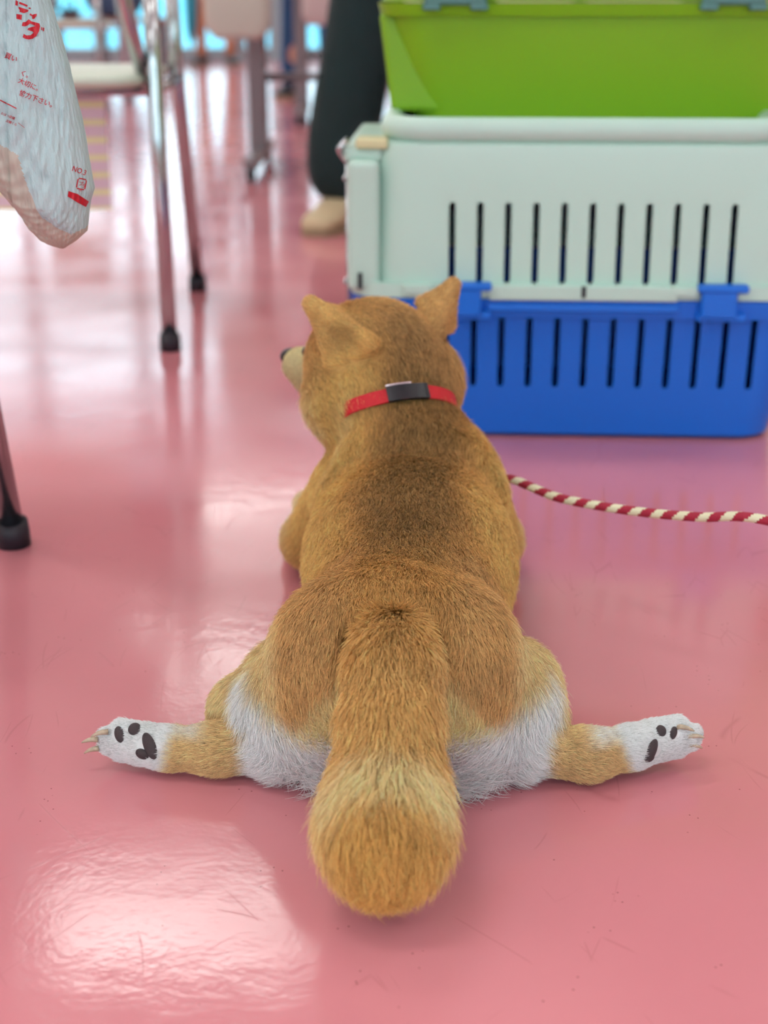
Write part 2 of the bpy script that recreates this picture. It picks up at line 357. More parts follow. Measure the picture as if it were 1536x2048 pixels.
# ------------------------------------------------------------------ people
M_skinp = mat('skin', lin(214, 160, 130), .55); M_green = mat('dark_green_trousers', lin(6, 40, 42), .8, bump=(300, .4)); M_jeans = mat('blue_jeans', lin(34, 78, 122), .85, bump=(400, .4))
M_tanp = mat('brown_trousers', lin(176, 112, 78), .8); M_shoe_b = mat('beige_shoe', lin(196, 176, 142), .7); M_sole = mat('shoe_sole', lin(150, 132, 104), .6); M_shoe_k = mat('dark_shoe', lin(30, 32, 44), .5)
M_hairb = mat('black_hair', lin(26, 22, 22), .5); M_top1 = mat('grey_jacket', lin(120, 124, 130), .85); M_top2 = mat('white_shirt', lin(225, 225, 228), .85); M_top3 = mat('navy_coat', lin(40, 52, 84), .85)
def skin_chain(name, verts, edges, radii, material, parent, sub=2, root=0):
    me = bpy.data.meshes.new(name); me.from_pydata(verts, edges, []); o = bpy.data.objects.new(name, me); COL.objects.link(o)
    sk = o.modifiers.new('s', 'SKIN'); sk.use_smooth_shade = True
    for i, v in enumerate(me.skin_vertices[0].data): v.radius = (radii[i], radii[i]); v.use_root = (i == root)
    su = o.modifiers.new('d', 'SUBSURF'); su.levels = su.render_levels = sub
    bpy.context.view_layer.update(); m2 = bpy.data.meshes.new_from_object(o.evaluated_get(bpy.context.evaluated_depsgraph_get())); m2.name = name
    bpy.data.objects.remove(o); m2.materials.clear(); return link(name, m2, material, parent, True)
def person(label, loc, rz, ankles, hips, knee_fwd, trou, top, shoe, leg_r=.075, cuff_r=.07, h=1.68, toe=((0, 1), (0, 1))):
    """standing figure; local +Y is the way it faces. ankles: two (x, y); hips (x, y)."""
    t = thing('person', label, 'person', loc, rz); hx, hy = hips; k = h/1.68
    A = [Vector((a[0], a[1], .09)) for a in ankles]; Hp = Vector((hx, hy, .93*k)); Hs = [Hp+Vector((s*.09, 0, -.04)) for s in (-1, 1)]
    K = [a.lerp(b, .48)+Vector((0, knee_fwd, 0)) for a, b in zip(A, Hs)]; ch = Hp+Vector((0, .0, .36*k)); nk = ch+Vector((0, .0, .16*k)); hd = nk+Vector((0, .015, .12*k))
    sh = [ch+Vector((s*.17, 0, .10)) for s in (-1, 1)]; el = [s_+Vector((s*.05, -.02, -.29)) for s_, s in zip(sh, (-1, 1))]; wr = [e+Vector((s*-.01, .10, -.23)) for e, s in zip(el, (-1, 1))]
    V = [Hp, Hp.lerp(ch, .5), ch, nk, hd, hd+Vector((0, 0, .09))]; R = [.12, .11, .12, .05, .085, .065]; E = [(0, 1), (1, 2), (2, 3), (3, 4), (4, 5)]
    for s in (0, 1):
        b = len(V); V += [Hs[s], K[s], A[s], A[s]+Vector((0, .07, -.045))]; R += [.085, .055, .038, .032]; E += [(0, b), (b, b+1), (b+1, b+2), (b+2, b+3)]
        b = len(V); V += [sh[s], el[s], wr[s], wr[s]+Vector((0, .04, -.05))]; R += [.05, .038, .026, .03]; E += [(2, b), (b, b+1), (b+1, b+2), (b+2, b+3)]
        pb = len(V)-1; P0 = V[pb]
        for f, (dx, ln_) in enumerate(((-.028, .05), (-.010, .062), (.010, .066), (.028, .058), (.035, .05))):
            q = len(V); dirv = Vector((0, .45, -.9)) if f else Vector((-.5*(1 if s else -1), .6, -.5))
            V += [P0+Vector((dx*.9, .008, -.018)), P0+Vector((dx, .008, -.018))+dirv*ln_*.55, P0+Vector((dx*1.05, -.004, -.018))+dirv*ln_]; R += [.0095, .0088, .0075]; E += [(pb, q), (q, q+1), (q+1, q+2)]
    skin_chain('body', V, E, R, M_skinp, t)
    for s in (0, 1):
        pass
    V = [Hp+Vector((0, 0, .06)), Hp]; R = [.135, .14]; E = [(0, 1)]
    for s in (0, 1):
        b = len(V); V += [Hs[s]+Vector((0, 0, -.08)), K[s], A[s]+Vector((0, 0, .12)), A[s]+Vector((0, -.0, -.045))]; R += [leg_r*1.2, leg_r, cuff_r, cuff_r*1.03]; E += [(1, b), (b, b+1), (b+1, b+2), (b+2, b+3)]
    skin_chain('trousers', V, E, R, trou, t)
    V = [Hp+Vector((0, 0, .02)), Hp.lerp(ch, .5), ch+Vector((0, 0, .05)), nk+Vector((0, 0, -.04))]; R = [.15, .14, .145, .07]; E = [(0, 1), (1, 2), (2, 3)]
    for s in (0, 1):
        b = len(V); V += [sh[s], el[s], wr[s]+Vector((0, 0, .02))]; R += [.065, .052, .042]; E += [(2, b), (b, b+1), (b+1, b+2)]
    skin_chain('jacket', V, E, R, top, t)
    bm = bmesh.new(); bmesh.ops.create_uvsphere(bm, u_segments=24, v_segments=14, radius=1)
    bmesh.ops.transform(bm, matrix=Matrix.Translation(hd+Vector((0, -.018, .055))) @ Matrix.Diagonal((.088, .098, .095, 1)), verts=bm.verts); from_bm('hair', bm, M_hairb, t, True)
    fc = hd+Vector((0, .085, 0)); bm = bmesh.new()
    add_tube(bm, [fc+Vector((0, -.01, .035)), fc+Vector((0, .012, .002)), fc+Vector((0, .004, -.006))], [.006, .011, .008], 8); from_bm('nose', bm, M_skinp, t, True)
    for s in (-1, 1):
        bm = bmesh.new(); bmesh.ops.create_uvsphere(bm, u_segments=10, v_segments=8, radius=.010); bmesh.ops.transform(bm, matrix=Matrix.Translation(fc+Vector((s*.03, -.012, .035))), verts=bm.verts); from_bm('eye', bm, M_shoe_k, t, True)
        bm = bmesh.new(); bmesh.ops.create_uvsphere(bm, u_segments=10, v_segments=8, radius=1); bmesh.ops.transform(bm, matrix=Matrix.Translation(hd+Vector((s*.083, 0, .01))) @ Matrix.Diagonal((.012, .022, .032, 1)), verts=bm.verts); from_bm('ear', bm, M_skinp, t, True)
    box('mouth', fc+Vector((0, .0, -.034)), (.045, .008, .008), mat('lips', lin(170, 90, 84), .5), t, .002)
    for s in (0, 1):
        d = Vector((toe[s][0], toe[s][1], 0)).normalized(); n_ = Vector((d.y, -d.x, 0)); a = Vector((A[s].x, A[s].y, 0)); bm = bmesh.new(); loops = []
        for q, (f, wd, hh) in enumerate(((-.085, .022, .05), (-.075, .036, .075), (-.03, .042, .095), (.03, .044, .085), (.085, .050, .058), (.13, .050, .046), (.165, .040, .036), (.182, .020, .022))):
            loops.append([a+d*f+n_*(wd*math.cos(v))+Vector((0, 0, .012+max(0, hh*(.5+.5*math.sin(v)))-.002)) for v in np.linspace(0, 2*PI, 17)[:-1]])
        loft(bm, loops, True, True); so = from_bm('shoe', bm, shoe, t, True)
        bm = bmesh.new(); outl = [(-.088, .020), (-.07, .038), (0, .042), (.08, .051), (.14, .049), (.172, .036), (.188, .014)]
        pts = [a+d*f+n_*w_ for f, w_ in outl]+[a+d*f-n_*w_ for f, w_ in reversed(outl)]
        loft(bm, [[p+Vector((0, 0, z)) for p in pts] for z in (0.001, .020)], True, True); from_bm('sole', bm, M_sole, so)
    return t
person('person in dark green flared trousers and beige shoes standing behind the stacked crates', (-.02, 3.55, 0), 0, [(-.085, .03), (.20, .05)], (.115, 0), .0, M_green, M_top1, M_shoe_b,   .094, .098, toe=((-.35, -.9), (.2, -1)))
person('person in blue jeans walking behind the tables, left of green trousers', (-.42, 8.4, 0), 0, [(-.13, .15), (.11, -.1)], (0, 0), .03, M_jeans, M_top2, M_shoe_k, .062, .055, toe=((-.3, -1), (-.2, -1)))
person('distant person in brown trousers standing near windows, seen beneath beige bag', (-1.48, 12.75, 0), 0, [(-.10, 0), (.14, .1)], (0, 0), .0, M_tanp, M_top3, M_shoe_k, .058, .05, toe=((-.5, -1), (.5, -1)))

# ------------------------------------------------------------------ pet crates
M_white = mat('crate_white_plastic', lin(188, 216, 203), .38); M_blue = mat('crate_blue_plastic', lin(0, 106, 214), .42); M_lime = mat('crate_lime_plastic', lin(122, 170, 4), .42)
M_clipgrey = mat('clip_grey_blue', lin(82, 128, 124), .45)
def shell(name, levels, r, th, parent, material, slots=None, floor_z=None):
    """tapered hollow tub: levels = [(z, hx, hy)], open at the last level"""
    bm = bmesh.new()
    outer = [[(x, y, z) for x, y in rrect(hx, hy, r, 7)] for z, hx, hy in levels]; inner = [[(x, y, z) for x, y in rrect(hx-th, hy-th, r-th, 7)] for z, hx, hy in levels]
    s = 1 if levels[-1][0] > levels[0][0] else -1; inner[0] = [(x, y, z+s*th) for x, y, z in inner[0]]
    R = loft(bm, outer, True, False); Q = loft(bm, inner, True, False)
    a, b = R[-1], Q[-1]; n = len(a)
    for k in range(n): bm.faces.new((a[k], a[(k+1) % n], b[(k+1) % n], b[k]))
    o = from_bm(name, bm, material, parent, False)
    if slots:
        bm = bmesh.new()
        for (x, z0, z1, w_, lean) in slots:
            for sy in (-1,):
                y0 = sy*(levels[0][2]); L = []
                for yy in (y0-.06, y0+.06):
                    out = []
                    for q in range(12):
                        a_ = 2*PI*q/12; zc = z1-w_/2 if math.sin(a_) > 0 else z0+w_/2; out.append((x+w_/2*math.cos(a_)+lean*((zc-z0)/(z1-z0)), yy, zc+w_/2*math.sin(a_)))
                    L.append(out)
                loft(bm, L, True, True)
        c = from_bm('cutter', bm, None); c.parent = parent; md = o.modifiers.new('b', 'BOOLEAN'); md.object = c; md.operation = 'DIFFERENCE'; md.solver = 'EXACT'
        bpy.context.view_layer.update(); m2 = bpy.data.meshes.new_from_object(o.evaluated_get(bpy.context.evaluated_depsgraph_get())); o.modifiers.clear(); o.data = m2; m2.name = name; bpy.data.objects.remove(c)
    return o
def rail(name, levels, r, material, parent, th=.01):
    bm = bmesh.new(); outer = [[(x, y, z) for x, y in rrect(hx, hy, r, 7)] for z, hx, hy in levels]; inner = [[(x, y, z) for x, y in rrect(hx-th, hy-th, r-th, 7)] for z, hx, hy in levels]
    R = [[bm.verts.new(p) for p in L] for L in outer+inner[::-1]]; n = len(R[0])
    for i in range(len(R)):
        a, b = R[i], R[(i+1) % len(R)]
        for k in range(n): bm.faces.new((a[k], a[(k+1) % n], b[(k+1) % n], b[k]))
    return from_bm(name, bm, material, parent, False)
def soft(o, angle=.6):
    for e in o.data.polygons: e.use_smooth = True
    md = o.modifiers.new('e', 'EDGE_SPLIT'); md.split_angle = angle; return o
# lower crate: local x along its length, local -y is the side that faces the dog
CX, CY, CRZ = .258, 1.938, -.052
crate = thing('pet_crate', 'large pet crate with white slotted lid on blue slotted base, under the lime crate', 'pet crate', (CX, CY, 0), CRZ)
HX, HY = .292, .205
lean_x = lambda x: x
sl_b = [(-.292+.123+.0352*i, .070, .166, .0088, 0) for i in range(-1, 12)]
sl_w = [(-.292+.1285+.0345*i, .206, .306, .0088, 0) for i in range(0, 11)]
soft(shell('base_shell', [(.0, HX-.045, HY-.035), (.006, HX-.034, HY-.026), (.18, HX-.008, HY-.008), (.186, HX-.008, HY-.008)], .045, .003, crate, M_blue, sl_b))
soft(rail('base_rim', [(.164, HX-.002, HY-.002), (.187, HX, HY)], .045, M_blue, crate, .012))
soft(shell('lid_shell', [(.378, HX-.045, HY-.020), (.374, HX-.034, HY-.012), (.362, HX-.030, HY-.010), (.19, HX-.022, HY-.006), (.1895, HX-.022, HY-.006)], .05, .003, crate, M_white, sl_w))
soft(rail('lid_rim', [(.1885, HX, HY), (.206, HX-.001, HY-.001)], .045, M_white, crate, .016))
# round bar standing up round the roof recess
pts = [Vector((x, y, .391)) for x, y in rrect(HX-.050, HY-.022, .055, 8)]; bm = bmesh.new()
R_ = [[bm.verts.new(p+((Vector((p.x, p.y, 0)).normalized())*math.cos(a)+Vector((0, 0, 1))*math.sin(a))*.0155) for a in np.linspace(0, 2*PI, 11)[:-1]] for p in pts]
for i in range(len(R_)):
    a, b = R_[i], R_[(i+1) % len(R_)]
    for k in range(10): bm.faces.new((a[k], a[(k+1) % 10], b[(k+1) % 10], b[k]))
from_bm('roof_ridge', bm, M_white, crate, True)
# door end on the left: white frame, wire grille and latch
bm = bmesh.new(); add_box(bm, Vector((-HX+.018, 0, .275)), (.040, HY*2-.012, .160), .008, 3); from_bm('door_frame', bm, M_white, crate)
box('frame_cap', (-HX+.016, 0, .3605), (.050, HY*2-.05, .018), M_white, crate, .006)
box('frame_knob', (-HX+.028, -HY+.045, .3735), (.040, .05, .012), mat('cream_plastic', lin(214, 206, 160), .5), crate, .003)
for i in range(9): tube('door_bar', [(-HX-.004, -.16+i*.04, .05), (-HX-.004, -.16+i*.04, .36)], .0025, M_chrome, crate, 8)
for z in (.08, .2, .33): tube('door_bar', [(-HX-.007, -.17, z), (-HX-.007, .17, z)], .0028, M_chrome, crate, 8)
tube('door_latch', fillet([(-HX-.002, -HY+.055, .345), (-HX-.012, -HY+.04, .362), (-HX-.012, -HY+.02, .368), (-HX-.002, -HY+.03, .378)], .01), .0042, M_chrome, crate, 10)
box('latch_hole', (-HX+.014, -HY+.0045, .208), (.0055, .004, .020), M_rubber, crate)
box('latch_hole', (.001, -HY-.0062, .199), (.0055, .004, .014), M_rubber, crate)
# clips and the long lid handle pieces along the seam
bm = bmesh.new(); add_box(bm, Vector((.001, -HY-.003, .197)), (.235, .008, .020), .003); from_bm('lid_ledge', bm, M_white, crate)
bm = bmesh.new(); add_box(bm, Vector((.001, -HY-.003, .178)), (.238, .007, .010), .002); from_bm('base_ledge', bm, M_blue, crate)
for xc in (-.148, .168):
    bm = bmesh.new(); add_box(bm, Vector((xc, -HY-.006, .186)), (.044, .016, .036), .003); add_box(bm, Vector((xc+.004, -HY-.007, .205)), (.062, .018, .010), .003); add_box(bm, Vector((xc+.005, -HY-.004, .168)), (.060, .010, .010), .002)
    from_bm('side_clip', bm, M_blue, crate)
for xc in (-.206, -.119, .125): box('hinge_block', (xc, -HY-.003, .200), (.035, .010, .012), M_white, crate, .002)

up = thing('pet_crate', 'lime green plastic crate with grey clips stacked on the white lid', 'pet crate', (.345, 2.062, 0), CRZ)
GX, GY, GZ = .345, .205, .3785
soft(shell('base_shell', [(GZ, GX-.06, GY-.045), (GZ+.006, GX-.048, GY-.035), (GZ+.138, GX-.012, GY-.010), (GZ+.15, GX-.012, GY-.010)], .05, .003, up, M_lime))
soft(rail('base_rim', [(GZ+.142, GX-.004, GY-.004), (GZ+.158, GX, GY)], .05, M_lime, up, .016))
soft(shell('lid_shell', [(GZ+.33, GX-.06, GY-.045), (GZ+.322, GX-.048, GY-.035), (GZ+.17, GX-.012, GY-.010), (GZ+.16, GX-.004, GY-.004)], .05, .003, up, M_lime))
bm = bmesh.new(); loft(bm, [[(x, y, z) for x, z in ((-.343, GZ+.145), (-.20, GZ+.145), (-.20, GZ+.024), (-.327, GZ+.024))] for y in (-GY+.032, GY-.032)], True, True)
o = from_bm('door_frame', bm, M_lime, up); md = o.modifiers.new('v', 'BEVEL'); md.width = .006; md.segments = 3
for xc in (-.245, .10):
    bm = bmesh.new(); add_box(bm, Vector((xc, -GY-.004, GZ+.172)), (.078, .014, .034), .004); add_box(bm, Vector((xc-.03, -GY-.004, GZ+.153)), (.022, .013, .008), .002); add_box(bm, Vector((xc+.03, -GY-.004, GZ+.153)), (.022, .013, .008), .002)
    from_bm('side_clip', bm, M_clipgrey, up)
tube('carry_handle', fillet([(-.10, 0, GZ+.328), (-.08, 0, GZ+.365), (.08, 0, GZ+.365), (.10, 0, GZ+.328)], .03), .010, M_clipgrey, up)
# ------------------------------------------------------------------ the dog: one smooth body field, meshed, then covered in fur
V3 = lambda *a: np.array(a, float)
TAN, DARK, GOLD, CREAM, WHITE, TAILC, MUZ = range(7)
PRIMS = []                     # kind, data, flow, fur length, lift, tag, group
def ell(c, r, rot=(0, 0, 0), flow=(0, -1, -.2), L=.011, lift=.22, k=.02, part='body'):
    R = np.array(Matrix.Rotation(rot[2], 3, 'Z') @ Matrix.Rotation(rot[1], 3, 'Y') @ Matrix.Rotation(rot[0], 3, 'X'))
    PRIMS.append(dict(t='e', c=V3(*c), r=V3(*r), R=R, flow=V3(*flow), L=L, lift=lift, k=k, part=part))
def cone(a, b, ra, rb, flow=None, L=.011, lift=.22, k=.02, part='body'):
    a, b = V3(*a), V3(*b)
    PRIMS.append(dict(t='c', a=a, b=b, ra=ra, rb=rb, flow=V3(*flow) if flow is not None else (b-a)/np.linalg.norm(b-a), L=L, lift=lift, k=k, part=part))
def tri(a, b, c, th, flow, L=.004, lift=.2, k=.008, part='body'):
    PRIMS.append(dict(t='t', v=[V3(*a), V3(*b), V3(*c)], th=th, flow=V3(*flow), L=L, lift=lift, k=k, part=part))
def pdist(p, P):
    P = P.astype(np.float32)
    if p['t'] == 'e':
        q = (P-p['c'].astype(np.float32)) @ p['R'].astype(np.float32)
        k0 = np.linalg.norm(q/p['r'].astype(np.float32), axis=-1); k1 = np.linalg.norm(q/(p['r']**2).astype(np.float32), axis=-1)
        return k0*(k0-1)/np.maximum(k1, 1e-6)
    if p['t'] == 'c':
        a, b = p['a'].astype(np.float32), p['b'].astype(np.float32); ba = b-a; pa = P-a
        h = np.clip((pa@ba)/float(ba@ba), 0, 1); return np.linalg.norm(pa-h[..., None]*ba, axis=-1)-(p['ra']+(p['rb']-p['ra'])*h)
    a, b, c = [v.astype(np.float32) for v in p['v']]; n = np.cross(b-a, a-c); best = None; inside = np.ones(P.shape[:-1], bool)
    for u, v in ((a, b), (b, c), (c, a)):
        e = v-u; q = P-u; h = np.clip((q@e)/float(e@e), 0, 1); d2 = ((q-h[..., None]*e)**2).sum(-1)
        best = d2 if best is None else np.minimum(best, d2); inside &= (q@np.cross(e, n)) > 0
    pl = (P-a)@(n/np.linalg.norm(n))
    return np.where(inside, np.abs(pl), np.sqrt(best))-p['th']
def pbox(p):
    if p['t'] == 'e': m = p['r'].max(); return p['c']-m, p['c']+m
    if p['t'] == 'c': m = max(p['ra'], p['rb']); return np.minimum(p['a'], p['b'])-m, np.maximum(p['a'], p['b'])+m
    v = np.array(p['v']); return v.min(0)-p['th'], v.max(0)+p['th']
def smin(a, b, k):
    h = np.maximum(k-np.abs(a-b), 0)/k; return np.minimum(a, b)-h*h*k*.25
def field(P, part):
    d = np.full(P.shape[:-1], 1., np.float32)
    for p in PRIMS:
        if p['part'] == part: d = smin(d, pdist(p, P), p['k'])
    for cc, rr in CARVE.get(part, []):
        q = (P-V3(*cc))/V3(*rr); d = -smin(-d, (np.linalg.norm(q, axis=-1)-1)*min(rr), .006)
    return np.maximum(d, (.0015-P[..., 2]).astype(np.float32))
def surface_nets(part, h):
    bs = [pbox(p) for p in PRIMS if p['part'] == part]; lo = np.min([b[0] for b in bs], 0)-.02; hi = np.max([b[1] for b in bs], 0)+.02; lo[2] = -.006
    n = np.ceil((hi-lo)/h).astype(int)+1; D = np.full(n, 1., np.float32); ax = [lo[i]+np.arange(n[i])*h for i in range(3)]
    def sub(a, b):
        i0 = np.clip(np.floor((a-lo)/h).astype(int), 0, n); i1 = np.clip(np.ceil((b-lo)/h).astype(int)+1, 0, n)
        s = tuple(slice(x, y) for x, y in zip(i0, i1)); return s, np.stack(np.meshgrid(*[ax[i][s[i]] for i in range(3)], indexing='ij'), -1)
    for p in PRIMS:
        if p['part'] != part: continue
        a, b = pbox(p); s, P = sub(a-.035, b+.035); D[s] = smin(D[s], pdist(p, P), p['k'])
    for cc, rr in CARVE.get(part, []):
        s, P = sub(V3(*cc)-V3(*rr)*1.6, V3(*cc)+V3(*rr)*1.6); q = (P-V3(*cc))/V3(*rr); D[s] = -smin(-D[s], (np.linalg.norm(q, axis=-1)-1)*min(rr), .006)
    D = np.maximum(D, (.0015-ax[2]).astype(np.float32)[None, None, :])
    I = D < 0; c8 = [I[i:n[0]-1+i, j:n[1]-1+j, k:n[2]-1+k] for i in (0, 1) for j in (0, 1) for k in (0, 1)]
    tot = sum(c.astype(np.int8) for c in c8); act = np.argwhere((tot > 0) & (tot < 8)); idx = -np.ones(np.array(n)-1, np.int64); idx[tuple(act.T)] = np.arange(len(act))
    acc = np.zeros((len(act), 3)); cnt = np.zeros(len(act))
    for a in range(3):
        for o in [(i, j) for i in (0, 1) for j in (0, 1)]:
            off = [0, 0, 0]; oth = [x for x in range(3) if x != a]; off[oth[0]], off[oth[1]] = o; off2 = list(off); off2[a] = 1
            u = act+off; v = act+off2; du = D[tuple(u.T)]; dv = D[tuple(v.T)]; m = (du < 0) != (dv < 0)
            t = du[m]/(du[m]-dv[m]); q = np.array(off, float)[None].repeat(m.sum(), 0); q[:, a] = t; acc[m] += q; cnt[m] += 1
    Vt = lo+(act+acc/cnt[:, None])*h; F = []
    for a in range(3):
        b, c = (a+1) % 3, (a+2) % 3; s0 = [slice(1, -1)]*3; s0[a] = slice(0, -1); s1 = list(s0); s1[a] = slice(1, None)
        A, B = I[tuple(s0)], I[tuple(s1)]; e = np.argwhere(A != B); flip = A[tuple(e.T)]; e = e+np.array([0 if x == a else 1 for x in range(3)])
        def cell(db, dc): q = e.copy(); q[:, b] -= db; q[:, c] -= dc; return idx[tuple(q.T)]
        Q = np.stack([cell(1, 1), cell(0, 1), cell(0, 0), cell(1, 0)], 1); Q[~flip] = Q[~flip][:, ::-1]; F.append(Q)
    F = np.concatenate(F); F = F[(F >= 0).all(1)]; return Vt, F

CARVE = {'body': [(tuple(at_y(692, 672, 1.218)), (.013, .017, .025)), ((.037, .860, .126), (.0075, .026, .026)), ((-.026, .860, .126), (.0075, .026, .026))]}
# trunk
ell((.022, 1.115, .086), (.089, .135, .087), flow=(0, -1, -.35), L=.012)
ell((.017, 1.01, .078), (.078, .10, .077), flow=(0, -1, -.3), L=.012)
ell((.024, 1.20, .098), (.084, .075, .083), flow=(0, -1, -.35), L=.012, k=.02)
ell((.027, 1.235, .124), (.074, .048, .064), flow=(0, -1, -.3), L=.014, k=.006)
ell((.02, 1.27, .085), (.06, .065, .07), flow=(0, -1, -.5))
for a0, a1, yy, rr_ in ((18, 50, 1.188, .0125), (50, 90, 1.192, .0135), (90, 130, 1.192, .0135), (130, 165, 1.186, .0125)):      # roll of loose skin over the shoulders
    q_ = [(.027+.074*math.cos(math.radians(t)), yy, .100+.079*math.sin(math.radians(t))) for t in (a0, a1)]
    cone(q_[0], q_[1], rr_, rr_, flow=(0, -1, -.3), L=.012, k=.007)
# rump
ell((.006, .925, .082), (.076, .085, .075), flow=(0, -1, -.35), L=.013)
for s in (-1, 1):
    ell((.008+s*.047, .925, .077), (.046, .07, .062), flow=(s*.35, -1, -.6), L=.012, k=.014)
# thighs, shanks, hind feet
JL = [(-.078, .908, .024), (-.125, .910, .0205), (-.160, .912, .0205), (-.179, .916, .021), (-.200, .919, .020)]
JR = [(.106, .906, .024), (.150, .902, .0205), (.183, .911, .022), (.202, .918, .023), (.217, .922, .022)]
for s, J in ((-1, JL), (1, JR)):
    cone((.008+s*.045, .925, .062), (.008+s*(.078 if s < 0 else .086), .957, .046), .052, .038, flow=(s*.55, -1, -.55), L=.013, k=.008)
    ell((.010+s*.074, .925, .040), (.046, .040, .038), flow=(s*.25, -1, -.5), L=.02, lift=.3, k=.015)
    ell((.008+s*.045, .905, .035), (.032, .028, .034), flow=(s*.05, -1, -.55), L=.024, lift=.35, k=.02)
    cone((s*.105, .95, .030), J[0], .028, .0185, flow=(s*.6, -.5, -.3), L=.008, k=.012)
    cone(J[0], J[1], .0185, .0168, flow=(s, 0, -.15), L=.0075, lift=.2, k=.010)
    cone(J[1], J[2], .0168, .0140, flow=(s, 0, -.1), L=.0065, lift=.2, k=.010)
    cone(J[2], J[3], .0140, .0145, flow=(s, 0, -.1), L=.005, lift=.2, k=.010)
    # four toes fanned at the end of the paw, soles turned to the back
    bx, by, bz = J[3]
    for q, (dz, dx, dy) in enumerate(((.012, .016, .004), (.006, .027, .002), (-.002, .026, .002), (-.009, .017, .004))):
        cone((bx-s*.004, by, bz+dz*.5), (bx+s*dx, by+dy, bz+dz*1.0), .0095, .0068, flow=(s, 0, 0), L=.004, lift=.2, k=.005)
# neck and head
cone((.022, 1.20, .128), (.002, 1.278, .198), .056, .056, flow=(0, -1, -.45), L=.014, k=.016)
HD = V3(-.009, 1.29, .217); YAW = math.radians(40)
fw = V3(-math.sin(YAW), math.cos(YAW), 0); lf = V3(-math.cos(YAW), -math.sin(YAW), 0); up = V3(0, 0, 1)
def hp(f, l, u): return tuple(HD+fw*f+lf*l+up*(u - .10*l))
back = tuple(-fw)
ell(hp(0, 0, .006), (.060, .064, .054), (0, 0, YAW), flow=tuple(-fw*.8+up*-.3), L=.009, k=.015)
ell(hp(-.012, .037, -.024), (.040, .048, .040), (0, 0, YAW), flow=tuple(-fw+up*-.6+lf*.3), L=.014, lift=.28, k=.02)
ell(hp(-.012, -.040, -.024), (.038, .048, .042), (0, 0, YAW), flow=tuple(-fw+up*-.6-lf*.3), L=.014, lift=.28, k=.02)
ell(hp(.030, .0, -.012), (.044, .045, .042), (0, 0, YAW), flow=back, L=.007, k=.02)
cone(hp(.05, 0, -.020), hp(.118, 0, -.024), .031, .0180, flow=back, L=.0035, lift=.15, k=.018)
cone(hp(.05, 0, -.036), hp(.108, 0, -.038), .024, .0130, flow=back, L=.0035, lift=.15, k=.008)
for s in (-1, 1): ell(hp(.052, s*.020, .004), (.013, .015, .010), (0, 0, YAW), flow=back, L=.004, k=.012)
# ears: cupped triangles
EARS = {}
for s in (-1, 1):
    if s > 0: i_, o_, t_, m_ = [tuple(at_y(*q)) for q in ((704, 632, 1.290), (662, 724, 1.236), (622, 609, 1.252), (744, 690, 1.226))]
    else: i_, o_, t_, m_ = [tuple(at_y(*q)) for q in ((840, 604, 1.315), (902, 655, 1.325), (906, 570, 1.328), (872, 662, 1.292))]
    EARS[s] = (i_, o_, t_)
    tri(i_, m_, t_, .0046, flow=tuple(V3(*t_)-V3(*m_)), L=.005, k=.010)
    tri(o_, m_, t_, .0048, flow=tuple(V3(*t_)-V3(*m_)), L=.005, k=.010)
# forelegs
for s in (-1, 1):
    cone((.022+s*.055, 1.235, .105), (.018+s*.090, 1.285, .040), .036, .026, flow=(s*.4, 0, -1), L=.009, k=.02)
    cone((.018+s*.090, 1.285, .040), (.014+s*.100, 1.345, .018), .024, .017, flow=(s*.2, .8, -.5), L=.007, k=.015)
    cone((.014+s*.100, 1.345, .018), (.010+s*.092, 1.44, .016), .017, .015, flow=(0, 1, 0), L=.006, k=.01)
    ell((.010+s*.092, 1.46, .015), (.019, .026, .0145), flow=(0, 1, 0), L=.005, k=.01)
# tail
TL = [(.006, .870, .126, .0185), (.006, .845, .119, .0195), (.004, .814, .097, .021), (.003, .784, .072, .0235), (.001, .760, .060, .026), (.001, .742, .057, .027)]
for (a, b) in zip(TL, TL[1:]):
    f = V3(*b[:3])-V3(*a[:3]); cone(a[:3], b[:3], a[3], b[3], flow=tuple(f/np.linalg.norm(f)), L=.022, lift=.30, k=.02, part='tail')

